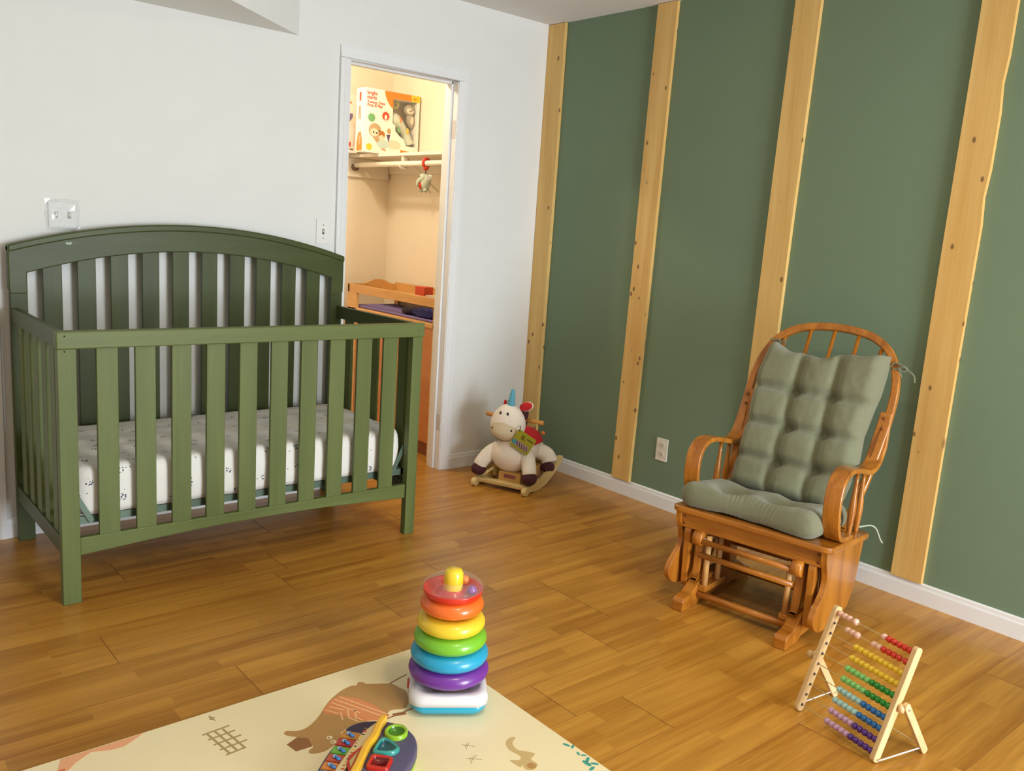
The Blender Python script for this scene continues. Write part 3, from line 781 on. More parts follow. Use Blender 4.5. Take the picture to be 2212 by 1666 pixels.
# arms: bentwood strips
armc = smooth_path([(.300, .352), (.235, .356), (.180, .372), (.150, .415), (.136, .470), (.136, .520), (.152, .565), (.190, .592), (.245, .597), (.320, .584), (.390, .568), (.445, .566), (.492, .585), (.524, .630), (.545, .690), (.566, .757)], 5)
for sx in (-1, 1):
    w0, w1 = [], []
    n = len(armc)
    for i in range(n):
        hw_ =   .029 if i < n - 10 else .029 - .009 * ((i - (n - 10)) / 9)
        sh = .003 * max(0, (i - n * .6) / (n * .4))
        w0.append(sx * (.262 + sh) - hw_); w1.append(sx * (.262 + sh) + hw_)
    mb = MB(); mb.sweep(armc, w0, w1, .018, OAKV, LWZ); a_ = mb.build('arm', G, bevel=.004, seg=3)
    for (w_, z) in ((.532, .700), (.543, .737)):
        mb = MB(); mb.lathe([(.006, 0), (.005, .002), (.001, .0024)], (sx * .264, w_ - .002, z + .002), (0, -.93, .3), SC, 12); mb.build('wood_plug', a_)
    for (wb_, wt_) in ((.335, .348), (.410, .418)):
        zb = seatz(wb_) - .002; zt = .568 if wt_ < .4 else .560
        pr = [(.008, 0), (.0085, .01), (.0115, .055), (.0135, .085), (.0125, .115), (.0085, .155), (.007, .19), (.007, zt - zb)]
        ax_ = Vector((0, wt_ - wb_, zt - zb)); mb = MB(); mb.lathe(pr, (sx * .262, wb_, zb), ax_, OAKV, 16); mb.build('arm_spindle', G)
# bow back
BA = R(24)
def bow(lat, s_, off=0): # off>0 toward the sitter
    return (lat, .573 + math.sin(BA) * s_ - math.cos(BA) * off, .754 + math.cos(BA) * s_ + math.sin(BA) * off)
bp_ = [(-.225, -.45), (-.245, -.33), (-.262, -.20), (-.272, -.07), (-.274, .02), (-.270, .09), (-.253, .165), (-.215, .232), (-.150, .278), (-.075, .297), (0, .302), (.075, .297), (.150, .278), (.215, .232), (.253, .165), (.270, .09), (.274, .02), (.272, -.07), (.262, -.20), (.245, -.33), (.225, -.45)]
bpp = smooth_path(bp_, 4); mb = MB()
mb.sweep(bpp, -.012, .012, .029, OAKV, lambda w_, a, b_: bow(a, b_, w_)); mb.build('bow_frame', G, bevel=.005, seg=3)
for lat in (-.192, -.097, -.004, .090, .184):
    tz = .287 if abs(lat) < .12 else .238
    mb = MB(); p0 = Vector(bow(lat * .95, -.44)); p1 = Vector(bow(lat, tz)); ln_ = (p1 - p0).length
    mb.lathe([(.008, 0), (.008, ln_ * .3), (.0085, ln_ * .6), (.0075, ln_)], p0, p1 - p0, OAKV, 12); mb.build('back_spindle', G)
mb = MB(); mb.box((-.235, .385, .318), (.235, .42, .345), OAK); mb.build('back_foot_rail', G, bevel=.003)
# base
for sx in (-1, 1):
    x0, x1 = sx * .1725, sx * .2175
    pr = [(0, 0), (0, .038)] + smooth_path([(.012, .048), (.06, .056), (.10, .078), (.135, .098), (.20, .098), (.40, .098), (.455, .078), (.50, .052)], 4) + [(.55, .036), (.55, 0), (.44, 0), (.42, .012), (.13, .012), (.11, 0)]
    mb = MB(); mb.prism(pr, side, x0, x1, OAK); mb.build('base_runner', G, bevel=.004)
    for w_ in (.118, .395):   # swing links with rounded ends
        mb = MB(); pts = [(w_ + .022 * math.cos(a), .268 + .022 * math.sin(a)) for a in [R(k) for k in range(0, 181, 20)]] + [(w_ + .012 + .024 * math.cos(a), .075 + .024 * math.sin(a)) for a in [R(k) for k in range(180, 361, 20)]]
        mb.prism(pts, side, sx * .222, sx * .248, OAKV); lk = mb.build('swing_link', G, bevel=.003)
    mb = MB(); mb.prism([(.085, .098), (.105, .098), (.118, .26), (.15, .285), (.38, .285), (.40, .26), (.42, .098), (.36, .098), (.34, .23), (.18, .23), (.165, .098)], side, sx * .176, sx * .206, OAKV); mb.build('base_upright', G, bevel=.003)
    for w_ in (.105, .395):
        mb = MB(); mb.lathe([(.001, 0), (.027, 0), (.03, .004), (.03, .034), (.027, .038), (.001, .038)], (sx * .205 if sx < 0 else .167, w_, .258), (1, 0, 0), OAKV, 24); dk = mb.build('pivot_block', G)
        mb = MB(); mb.lathe([(.006, 0), (.005, .003), (.001, .004)], (sx * .166, w_, .258), (-sx, 0, 0), mat('zinc_bolt', (170, 172, 178), .3, metal=.9), 12); mb.build('bolt', dk)
    for (w_, z0, z1) in ((.118, .095, .25), (.215, .095, .25)):
        mb = MB(); mb.tube([(sx * .155, w_, z0 - .03), (sx * .155, w_, z1 + .02)], .011, BIRCH, 12); mb.build('upright_dowel', G)
    mb = MB(); mb.box((min(sx * .140, sx * .173), .10, .058), (max(sx * .140, sx * .173), .26, .080), OAK); mb.build('dowel_ledge', G, bevel=.003)
for (w_, z, rr_, x_) in ((.088, .252, .0105, .170), (.098, .196, .011, .178), (.105, .045, .0125, .175), (.40, .252, .0105, .17), (.44, .05, .0125, .175), (.40, .17, .011, .178)):
    mb = MB(); mb.tube([(-x_, w_, z), (x_, w_, z)], rr_, OAK, 14); mb.build('cross_bar', G)

CUSH = mat('sage_corduroy', (120, 122, 95), .95, bump=.9, bscale=420, var=.07, vscale=9, sheen=.3)
def ss(x): x = max(0, min(1, x)); return x * x * (3 - 2 * x)
def cushion(name, parent, boundary, place, cols, rows, tufts, thick, nu=70, nv=90, edge=.045, seam=.34, back=.25, TS=.00065, dip=.55, pucker=0):
    """boundary(u,v)->(a,b) ; place(a,b,off)"""
    mb = MB(); vs = []; fs = []
    L_ = []
    for i in range(nu + 1):
        for j in range(nv + 1):
            u, v = i / nu, j / nv
            a, b_ = boundary(u, v)
            a0, b0 = boundary(0, v); a1, b1 = boundary(1, v); a2, b2 = boundary(u, 0); a3, b3 = boundary(u, 1)
            de = min(math.hypot(a - a0, b_ - b0), math.hypot(a1 - a, b1 - b_)); dv = min(math.hypot(a - a2, b_ - b2), math.hypot(a3 - a, b3 - b_))
            e1 = min(1, de / edge); e2 = min(1, dv / edge)
            E_ = math.sqrt(max(0, 1 - (1 - e1) ** 2)) * math.sqrt(max(0, 1 - (1 - e2) ** 2))
            f = 1.0
            dc = min([abs(a - c_) for c_ in cols] + [9]); dr = min([abs(b_ - r__) for r__ in rows] + [9])
            f *= 1 - seam * math.exp(-(dc / .016) ** 2) - .0
            f *= 1 - seam * math.exp(-(dr / .016) ** 2)
            f *= 1 + .10 * min(1, dc / .06) * min(1, dr / .05)
            for (ta, tb_) in tufts:
                d2 = ((a - ta) ** 2 + (b_ - tb_) ** 2); f -= dip * math.exp(-d2 / TS) * (1 if f > .3 else .3)
            if pucker: f += pucker * math.exp(-(dv / .035) ** 2) * (math.exp(-((a + .075) / .05) ** 2) + math.exp(-((a - .06) / .05) ** 2)) * math.sin(a * 380 + 3 * noise.noise(Vector((a * 30, b_ * 20, 1))))
            f = max(.12, f) + .035 * noise.noise(Vector((a * 16, b_ * 16, 4))) + .02 * noise.noise(Vector((a * 45, b_ * 45, 9)))
            L_.append((a, b_, E_ * f * thick))
    N_ = (nu + 1) * (nv + 1)
    for (a, b_, h) in L_: vs.append(place(a, b_, thick * back + h * (1 - back)))
    for (a, b_, h) in L_: vs.append(place(a, b_, thick * back - min(h, thick) * back * .98))
    for i in range(nu):
        for j in range(nv):
            q = i * (nv + 1) + j
            fs.append((q, q + nv + 1, q + nv + 2, q + 1)); fs.append((N_ + q, N_ + q + 1, N_ + q + nv + 2, N_ + q + nv + 1))
    mb.add(vs, fs, CUSH, True)
    return mb.build(name, parent)
# back cushion
bt = thing('back_cushion', 'tufted sage green back cushion tied to the glider bow', 'cushion', (-.864, -2.090, 0), GA)
Lb = [(-.378, -.205), (-.355, -.212), (-.242, -.216), (-.107, -.218), (.0, -.228), (.066, -.231), (.13, -.222), (.200, -.208)]
Rb = [(-.378, .196), (-.33, .212), (-.212, .232), (-.103, .222), (.0, .232), (.053, .240), (.13, .242), (.208, .236)]
def interp(tab, s_):
    if s_ <= tab[0][0]: return tab[0][1]
    for (a, x), (b_, y) in zip(tab, tab[1:]):
        if s_ <= b_: return x + (y - x) * (s_ - a) / (b_ - a)
    return tab[-1][1]
def bnd(u, v):
    topdip = .205 - .042 * math.sin(PI * u) ** .8 - .012 * math.sin(2 * PI * u) + .008 * math.cos(6 * PI * u) * math.sin(PI * u)
    bot = -.408
    s_ = bot + (topdip - bot) * v
    sl = -.385 + .59 * v
    a0, a1 = interp(Lb, sl), interp(Rb, sl)
    return a0 + (a1 - a0) * u, s_
tf = [(-.063, .0), (.079, 0), (-.046, -.145), (.090, -.140), (-.050, -.285), (.098, -.278)]
cushion('cushion_body', bt, bnd, lambda a, b_, o_: bow(a, b_, .012 + o_), [-.055, .088], [.0, -.143, -.282], tf, .098)
def bow_tie(parent, pts_list, r=.0028):
    mb = MB()
    for pts in pts_list: mb.tube(smooth_path(pts, 5), r, CUSH, 6)
    mb.build('tie', parent)
c0 = bow(.262, .170, .015); k = lambda a, b_, c_: (c0[0] + a, c0[1] + b_, c0[2] + c_)
bow_tie(bt, [[k(-.03, 0, -.0), k(-.012, 0, .018), k(.012, 0, .012), k(0, 0, 0), k(-.018, 0, -.004)], [k(0, 0, 0), k(.02, -.01, .012), k(.034, 0, 0), k(.016, 0, -.008), k(0, 0, 0)], [k(0, 0, 0), k(.03, .01, -.004), k(.055, .01, -.02), k(.062, .01, -.045)], [k(0, 0, 0), k(.012, .0, -.02), k(.016, .0, -.03)]], .0035)
c0 = bow(-.228, .205, .015)
bow_tie(bt, [[k(.03, 0, .0), k(.02, 0, .012), k(.0, 0, .008), k(-.012, 0, .012)], [k(.01, 0, 0), k(.03, 0, .004), k(.045, 0, .012), k(.05, 0, .0)]], .0035)
# seat cushion
st_ = thing('seat_cushion', 'plump sage green tufted seat cushion on the glider', 'cushion', (-.864, -2.090, 0), GA)
def sbn(u, v):
    fr_ = .082 + .012 * math.sin(PI * u) ** 2; bk = .445
    w_ = fr_ + (bk - fr_) * v
    rc = .06; 
    hwL = -.292 + .055 * v; hwR = .240 - .01 * v
    e = 0
    if v < .14: e = .045 * (1 - math.sqrt(max(0, 1 - (1 - v / .14) ** 2)))
    a = hwL + e + (hwR - hwL - 2 * e) * u
    return a, w_
cushion('cushion_body', st_, sbn, lambda a, b_, o_: (a, b_, seatz(b_) + .002 + o_), [9], [.33], [(-.110, .175), (.070, .19), (-.09, .335), (.08, .335)], .088, 160, 60, .050, .22, .40, .0026, .72, .035)
mb = MB(); mb.tube(smooth_path([(.235, .40, .345), (.262, .44, .349), (.29, .478, .354), (.305, .50, .34), (.318, .52, .30), (.325, .53, .285)], 5), .0032, mat('pale_string', (170, 178, 158), .9), 6); mb.build('tie', st_)

# ------------------------------------------------------------------ rocking unicorn
UA = math.atan2(-.923, .385)
U = thing('rocking_unicorn', 'cream plush unicorn rocker with blue horn and red saddle in the corner', 'rocking toy', (-.55, -.457, 0), UA)
FUR = mat('cream_fur', (246, 236, 222), .95, bump=.9, bscale=260, sheen=.4); MUZ = mat('tan_muzzle_fur', (222, 206, 174), .95, bump=.8, bscale=260, sheen=.3)
HOOF = mat('dark_brown_fur', (74, 34, 42), .9, bump=.7, bscale=240); REDF = mat('red_felt', (206, 36, 44), .9, bump=.5); BLUEF = mat('blue_horn_cloth', (92, 166, 190), .7, bump=.5, bscale=120)
for sx in (-1, 1):
    x0, x1 = sx * .133, sx * .158
    low = smooth_path([(-.012, .006), (.0, .000), (.02, .001), (.05, .010), (.085, .004), (.15, .0), (.22, .006), (.29, .026), (.36, .056), (.43, .095)], 5)
    up = smooth_path([(.445, .118), (.425, .125), (.36, .098), (.29, .072), (.22, .052), (.15, .046), (.085, .042), (.03, .042), (-.005, .038), (-.016, .022)], 5)
    mb = MB(); mb.prism(low + up, side, x0, x1, RUNW); mb.build('rocker', U, bevel=.004)
for (w_, z, h_, d_) in ((.015, .022, .020, .045), (.36, .078, .018, .05)):
    mb = MB(); mb.box((-.133, w_, z), (.133, w_ + d_, z + h_), RUNW); mb.build('cross_slat', U, bevel=.004)
mb = MB(); mb.box((-.035, .055, .030), (.092, .34, .088), mat('box_wood', (206, 160, 92), .5)); bx = mb.build('base_box', U, bevel=.004)
mb = MB(); mb.prism(rrect(-.002, .064, .060, .078, .004), XZ, .0525, .0555, mat('purple_plaque', (150, 84, 92), .4)); mb.build('name_plaque', bx)
for sx, xx in ((-1, -.10), (1, .115)):
    mb = MB(); mb.box((xx - .0, .12, .04), (xx + .02, .145, .10), RUNW); mb.build('peg', U)
# body, one continuous surface from blended ellipsoids (metaball-like field via voxel remesh)
def blob(name, parent, parts, vox=.006, smooth=6):
    mb = MB()
    for (c_, r_, mt, rot) in parts: mb.ell(c_, r_, mt, rot)
    o = mb.build(name, parent)
    md = o.modifiers.new('remesh', 'REMESH'); md.mode = 'VOXEL'; md.voxel_size = vox; md.use_smooth_shade = True
    s_ = o.modifiers.new('smooth', 'SMOOTH'); s_.iterations = smooth; s_.factor = .6
    return o
rX = lambda a: Matrix.Rotation(R(a), 3, 'X')
rY = lambda a: Matrix.Rotation(R(a), 3, 'Y')
blob('body', U, [((.0, .115, .168), (.106, .088, .092), FUR, None), ((.0, .23, .19), (.098, .135, .098), FUR, None), ((0, .115, .24), (.06, .062, .08), FUR, rX(20)), ((0, .33, .165), (.088, .06, .075), FUR, None)], .007, 8)
HX, HY, HZ = -.020, .100, .337
def egg(th, ph):   # th from the top, ph around; front is -y
    x = math.sin(th) * math.cos(ph); y = math.sin(th) * math.sin(ph); z = math.cos(th)
    wd = .094 - .012 * max(0, z) ** 1.3 + .003 * max(0, -z)
    fr = 1.0
    lo = math.exp(-((z + .45) / .42) ** 2)
    yy = y * .074 - (.022 * lo * max(0, -y) if y < 0 else 0)
    return Vector((HX + x * wd, HY + yy, HZ + z * .100 - .012 * (y < 0) * (-y) * lo))
def egg_part(test, mt, name, parent, off=0):
    ns, nr = 200, 140; mb = MB(); vs = []; fs = []
    for i in range(nr + 1):
        for k_ in range(ns): vs.append(egg(PI * i / nr, 2 * PI * k_ / ns))
    for i in range(nr):
        for k_ in range(ns):
            k2 = (k_ + 1) % ns; q = (i * ns + k_, (i + 1) * ns + k_, (i + 1) * ns + k2, i * ns + k2)
            c_ = sum((vs[j] for j in q), Vector()) / 4
            if test(c_): fs.append(q)
    mb.add(vs, fs, mt, True); o = mb.build(name, parent)
    bm = bmesh.new(); bm.from_mesh(o.data); bmesh.ops.delete(bm, geom=[v for v in bm.verts if not v.link_faces], context='VERTS'); bm.to_mesh(o.data); bm.free(); return o
mzt = lambda c_: (c_.z - .348) - .55 * (c_.y - .06) * -1 * 0 + .35 * (c_.y - .04) + .9 * abs(c_.x - HX) ** 1.5 < 0 and c_.y < .125
hd = egg_part(lambda c_: not mzt(c_), FUR, 'head', U)
mz = egg_part(mzt, MUZ, 'muzzle', U)
def on_face(x, z, off=.001):
    best = None
    for i in range(8, 74):
        for k_ in range(60):
            q = egg(PI * i / 80, PI + PI * k_ / 60); d = (q.x - x) ** 2 + (q.z - z) ** 2
            if best is None or d < best[0]: best = (d, q)
    return (best[1].x, best[1].y - off, best[1].z)
for x in (HX - .056, HX + .056):
    mb = MB(); mb.ell(on_face(x, .316, 0), (.0055, .004, .006), BLK, seg=10, rings=8); mb.build('nostril', mz)
mb = MB(); pts = [on_face(HX + .072 * (k_ - 6) / 6, .285 - .034 * math.sqrt(max(0, 1 - ((k_ - 6) / 6.2) ** 2)), .0018) for k_ in range(13)]
mb.tube(pts, .0020, mat('mouth_thread', (84, 64, 56), .9), 6); mb.build('mouth', mz)
for x in (HX - .018, HX + .022):
    mb = MB(); mb.ell(on_face(x, .397, 0), (.0065, .005, .010), mat('dark_eye', (50, 44, 44), .3), seg=12, rings=8); mb.build('eye', U)
mb = MB(); pr = []
for k_ in range(26):
    u = k_ / 25; pr.append((.0215 * (1 - u * .50) * (1 + .07 * math.sin(u * 6 * 2 * PI)), .088 * u))
pr.append((.002, .092)); mb.lathe(pr, (-.012, .100, .425), (.05, .08, 1), BLUEF, 20); mb.build('horn', U)
mb = MB(); mb.ell((.062, .125, .432), (.038, .010, .022), REDF, rY(-22)); e_ = mb.build('ear', U)
mb = MB(); mb.ell((.062, .135, .43), (.040, .010, .024), FUR, rY(-22)); mb.build('ear_back', e_)
mb = MB(); mb.ell((-.050, .115, .428), (.010, .010, .026), REDF, rY(-8)); e_ = mb.build('ear', U)
mb = MB(); mb.ell((-.044, .122, .428), (.010, .010, .027), FUR, rY(-8)); mb.build('ear_back', e_)
mb = MB(); mb.ell((.040, .16, .385), (.022, .022, .035), HOOF); mb.ell((.035, .17, .34), (.02, .02, .03), HOOF); mb.build('mane', U)
for sx in (-1, 1):
    mb = MB(); mb.tube([(sx * .05, .165, .352), (sx * .150 - (.032 if sx < 0 else 0), .165, .352)], .0115, mat('handle_wood', (214, 152, 72), .5), 14); mb.build('handle', U)
    # front leg
    mb = MB(); mb.tube(smooth_path([(sx * .075, .12, .19), (sx * .110, .09, .165), (sx * .135, .06, .125), (sx * .145, .05, .100)], 5), [.040 - .0003 * i for i in range(16)], FUR, 18); mb.build('front_leg', U)
    mb = MB(); mb.ell((sx * .147, .045, .082), (.040, .040, .034), HOOF); mb.build('hoof', U)
    mb = MB(); mb.tube(smooth_path([(sx * .06, .30, .17), (sx * .11, .33, .14), (sx * .130, .325, .105)], 6), .043, FUR, 18); mb.build('rear_leg', U)
    mb = MB(); mb.ell((sx * .128, .31, .082), (.038, .040, .030), HOOF); mb.build('hoof', U)
# saddle: shell patch over the back
mb = MB(); vs = []; fs = []; nu_, nv_ = 24, 16
for i in range(nu_ + 1):
    for j in range(nv_ + 1):
        a = -1.25 + 2.5 * i / nu_; w_ = .17 + .145 * j / nv_
        cut = .045 * (abs(a) / 1.25) ** 3
        ww = .2425 + (w_ - .2425) * (1 - cut * 6)
        k_ = math.sqrt(max(.15, 1 - ((ww - .23) / .16) ** 2))
        vs.append(((.106 * math.sin(a)) * k_ * 1.02, ww, .19 + .106 * math.cos(a) * k_ * 1.0))
for i in range(nu_):
    for j in range(nv_):
        q = i * (nv_ + 1) + j; fs.append((q, q + 1, q + nv_ + 2, q + nv_ + 1))
mb.add(vs, fs, REDF, True); sd = mb.build('saddle', U); md = sd.modifiers.new('solid', 'SOLIDIFY'); md.thickness = .006; md.offset = 0
mb = MB(); mb.ell((.085, .315, .262), (.012, .010, .010), mat('orange_button', (222, 130, 50), .5)); mb.build('button', sd)
# swing tag
OL = mat('olive_tag', (168, 168, 46), .5); 
tg = thing('product_tag', 'olive green cardboard tag hanging at the unicorn neck', 'tag', (-.55, -.457, 0), UA)
O_ = Vector((.080, .030, .334)); ex = Vector((.085, .02, -.0475)).normalized(); ez = Vector((-.045, .0, -.08)).normalized()
ez = (ez - ex * ez.dot(ex)).normalized(); en = ex.cross(ez)
TG = lambda a, b_, t_: tuple(O_ + ex * a + ez * b_ + en * t_)
mb = MB(); mb.prism(rrect(0, .105, 0, .100, .008), TG, -.001, .001, OL); cd = mb.build('card', tg)
sg = -1 if en.y > 0 else 1
mb = MB(); mb.prism([(.012, .055), (.095, .055), (.095, .088), (.012, .088)], TG, sg * .001, sg * .0016, mat('tag_picture', (176, 150, 150), .5)); mb.prism(disc(.012, .072, .013), TG, sg * .001, sg * .0018, mat('tag_blue', (70, 160, 176), .5))
for a in range(5): mb.tube([TG(.025 + a * .014, .06, sg * .0018), TG(.035 + a * .014, .084, sg * .0018)], .0022, mat('tag_dark', (70, 50, 60), .5), 5)
me_ = text_mesh('B.', .034, SLOT, 't', None, (0, 0, 0), (0, 0, 0), .0004)
mb.add([TG(.030 + v.co.x, .040 - v.co.y, sg * .0014) for v in me_.vertices], [tuple(p.vertices) for p in me_.polygons], mat('tag_ink', (84, 62, 20), .5))
mb.box(TG(0, 0, 0), TG(0, 0, 0), OL)
for a in range(7): mb.prism([(.062 + a * .005, .020), (.066 + a * .005, .020), (.066 + a * .005, .026), (.062 + a * .005, .026)], TG, sg * .001, sg * .0016, SLOT)
mb.build('printed_artwork', cd)
mb = MB(); mb.tube(smooth_path([TG(.006, .01, 0), tuple(Vector(TG(0, -.01, 0))), (.06, .08, .34)], 5), .0018, SLOT, 6); mb.build('cord', tg)

# ------------------------------------------------------------------ play mat
MATC = mat('cream_foam_mat', (246, 230, 188), .28, bump=.25, bscale=160, coat=.25)
mb = MB(); XM1, YM0 = -1.808, -1.634
mb.prism([(-3.75, -3.3), (XM1, -3.3), (XM1, YM0 - .012), (XM1 - .012, YM0), (-3.75, YM0)], XY, 0.0006, .012, MATC)
zb = [.0124]
def pm(poly, mt, dz=0):
    mb.prism(poly, XY, .0115, .0122 + dz, mt)
BR = mat('bear_brown', (186, 142, 84), .4); BR2 = mat('bag_brown', (150, 100, 56), .4); PK = mat('scarf_orange', (222, 140, 88), .4); PKL = mat('scarf_stripe', (240, 190, 140), .4)
TL_ = mat('teal_leaf', (70, 160, 146), .4); CRW = mat('cream_ink', (240, 226, 190), .4); GRYi = mat('fence_ink', (176, 150, 104), .4); PNK = mat('pink_ink', (238, 172, 128), .4)
bear = [(-2.395, -1.832), (-2.384, -1.827), (-2.362, -1.842), (-2.331, -1.84), (-2.289, -1.814), (-2.252, -1.781), (-2.217, -1.754), (-2.174, -1.732), (-2.138, -1.724), (-2.123, -1.729), (-2.111, -1.718), (-2.098, -1.727), (-2.093, -1.741), (-2.039, -1.774), (-2.028, -1.808), (-2.025, -1.842), (-2.067, -1.905), (-2.114, -1.893), (-2.146, -1.919), (-2.173, -1.905), (-2.262, -1.905), (-2.283, -1.926), (-2.304, -1.946), (-2.326, -1.953), (-2.347, -1.959), (-2.372, -1.954), (-2.382, -1.943), (-2.374, -1.932), (-2.362, -1.927), (-2.361, -1.907), (-2.363, -1.889), (-2.373, -1.869), (-2.393, -1.846)]
pm([tuple(p) for p in smooth_path(bear, 3, True)], BR)
pm([(-2.411, -1.881), (-2.376, -1.867), (-2.354, -1.886), (-2.362, -1.923), (-2.405, -1.92)], BR2, .0002)
scarf = [(-2.189, -1.753), (-2.156, -1.79), (-2.136, -1.844), (-2.127, -1.913), (-2.151, -1.923), (-2.199, -1.898), (-2.218, -1.862), (-2.242, -1.835), (-2.267, -1.809), (-2.263, -1.793), (-2.219, -1.758)]
pm(scarf, PK, .0002)
for (a, b_) in (((-2.193, -1.757), (-2.131, -1.903)), ((-2.21, -1.762), (-2.142, -1.914)), ((-2.225, -1.771), (-2.187, -1.858)), ((-2.241, -1.785), (-2.215, -1.823)), ((-2.258, -1.792), (-2.236, -1.83)), ((-2.228, -1.826), (-2.242, -1.862)), ((-2.206, -1.824), (-2.223, -1.862)), ((-2.223, -1.862), (-2.212, -1.892)), ((-2.19, -1.833), (-2.209, -1.878)), ((-2.204, -1.879), (-2.2, -1.893))):
    d = (Vector(b_) - Vector(a)).normalized(); n_ = Vector((-d.y, d.x)) * .0022
    pm([tuple(Vector(a) + n_), tuple(Vector(b_) + n_), tuple(Vector(b_) - n_), tuple(Vector(a) - n_)], PKL, .0004)
for cx_, cy_ in ((-2.309, -1.914), (-2.310, -1.936)): pm(disc(cx_, cy_, .008, 14), CRW, .0002); pm(disc(cx_ - .002, cy_, .003, 8), BR2, .0004)
def stroke(a, b_, w_, mt, dz=0):
    a = Vector(a); b_ = Vector(b_); d = (b_ - a).normalized(); n_ = Vector((-d.y, d.x)) * w_ / 2
    pm([tuple(a + n_), tuple(b_ + n_), tuple(b_ - n_), tuple(a - n_)], mt, dz)
stroke((-2.151, -1.923), (-2.05, -1.918), .005, BR2); stroke((-2.12, -1.917), (-2.085, -1.927), .014, BR2, .0002)
ar = smooth_path([(-2.04, -1.774), (-2.003, -1.764), (-1.969, -1.757)], 5)
for p, q in zip(ar, ar[1:]): stroke(p, q, .005, BR2)
# little fence
for i in range(5):
    y = -1.722 - i * .028; stroke((-2.566 + .004 * i, y - .004), (-2.494 + (.004 * i if i < 4 else -.004), y), .006, GRYi)
for i, x in enumerate((-2.548, -2.528, -2.508)): stroke((x - .006, -1.728), (x + .008, -1.838), .006, GRYi, .0001)
pm([(-2.521, -1.648), (-2.514, -1.662), (-2.508, -1.665), (-2.515, -1.671), (-2.512, -1.684), (-2.520, -1.674), (-2.526, -1.67), (-2.522, -1.662)], GRYi)
pm([(-2.889, -1.68), (-2.872, -1.637), (-2.78, -1.6365), (-2.68, -1.6365), (-2.736, -1.667), (-2.766, -1.665), (-2.807, -1.647), (-2.846, -1.67), (-2.87, -1.693)], PNK)
pm([(-2.93, -1.72), (-2.90, -1.68), (-2.872, -1.68), (-2.885, -1.72)], mat('coral_ink', (216, 110, 66), .4), .0002)
fox = [(-1.911, -2.184), (-1.935, -2.199), (-1.943, -2.228), (-1.93, -2.245), (-1.917, -2.267), (-1.941, -2.279), (-1.941, -2.304), (-1.965, -2.315), (-1.98, -2.301), (-1.973, -2.282), (-1.985, -2.289), (-1.988, -2.251), (-1.969, -2.264), (-1.955, -2.254), (-1.961, -2.216), (-1.949, -2.189), (-1.928, -2.177)]
pm([tuple(p) for p in smooth_path(fox, 3, True)], mat('fox_tan', (206, 178, 122), .4)); pm(disc(-1.958, -2.300, .012, 12), BR, .0002)
for (cx_, cy_, sc) in ((-2.037, -2.142, .9), (-2.060, -2.195, 1.1)):
    for i in range(4): stroke((cx_ - .014 * sc + i * .009 * sc, cy_ - .012 * sc + i * .006), (cx_ - .004 * sc + i * .006 * sc, cy_ + .008 * sc + i * .001), .0016, GRYi)
    stroke((cx_ - .012 * sc, cy_ + .012), (cx_ + .014 * sc, cy_ - .014), .0018, GRYi)
def leaf(cx_, cy_, l_, ang):
    pts = [(cx_ + l_ / 2 * math.cos(t_) * math.cos(ang) - l_ * .22 * math.sin(t_) * math.sin(ang), cy_ + l_ / 2 * math.cos(t_) * math.sin(ang) + l_ * .22 * math.sin(t_) * math.cos(ang)) for t_ in [2 * PI * k_ / 12 for k_ in range(12)]]
    pm(pts, TL_)
for a in ((-1.823, -2.285, .022, 1.9), (-1.815, -2.300, .018, .5), (-1.824, -2.330, .016, 1.2), (-1.818, -2.343, .016, 2.4), (-1.835, -2.372, .03, 1.6), (-1.822, -2.362, .022, .6), (-1.820, -2.385, .022, 2.3), (-1.840, -2.395, .022, .2)): leaf(*a)
o = mb.build('play_mat', fixn=True); tag(o, 'cream foam play mat printed with bear and forest animals', 'mat')

# ------------------------------------------------------------------ stacking rings
def plastic(n_, c_, r_=.28, **k_): return mat(n_, c_, r_, spec=.5, coat=.3, **k_)
SX, SY = -1.946, -1.925
BASEW = plastic('white_plastic', (226, 222, 226)); BASEB = plastic('aqua_plastic', (38, 164, 196))
S_ = thing('ring_stacker', 'white and aqua rocking base with yellow post holding stacked rings', 'toy', (SX, SY, .0122), R(-34))
def rsq(hw_, r_, z, mt=None): return [(x, y, z) for x, y in rrect(-hw_, hw_, -hw_, hw_, r_, 7)]
def loft(mb, layers, mt, caps=(True, True)):
    n_ = len(layers[0]); vs = [p for l_ in layers for p in l_]; fs = []
    for i in range(len(layers) - 1):
        for k_ in range(n_):
            k2 = (k_ + 1) % n_; fs.append((i * n_ + k_, i * n_ + k2, (i + 1) * n_ + k2, (i + 1) * n_ + k_))
    if caps[0]: fs.append(tuple(range(n_))[::-1])
    if caps[1]: fs.append(tuple(range((len(layers) - 1) * n_, len(layers) * n_)))
    mb.add(vs, fs, mt, True)
def rock(l_): return [(x, y, z + .010 * (x / .1) ** 2) for x, y, z in l_]
mb = MB(); loft(mb, [rock(rsq(.088, .03, .0)), rock(rsq(.100, .036, .004)), rock(rsq(.106, .04, .014)), rsq(.108, .04, .034)], BASEB); mb.build('rocker_base', S_)
mb = MB(); loft(mb, [rsq(.109, .04, .033), rsq(.108, .04, .050), rsq(.102, .038, .060), rsq(.086, .03, .064), rsq(.084, .03, .062)], BASEW); mb.build('base_top', S_)
mb = MB(); mb.box((-.113, -.012, .034), (-.108, .012, .052), REDT); mb.build('label', S_)
mb = MB(); YP = plastic('yellow_plastic', (238, 204, 46)); mb.lathe([(.045, .05), (.032, .2), (.0275, .33), (.027, .358), (.0262, .374), (.021, .384), (.001, .386)], (0, 0, 0), (0, 0, 1), YP, 32); mb.build('post', S_)
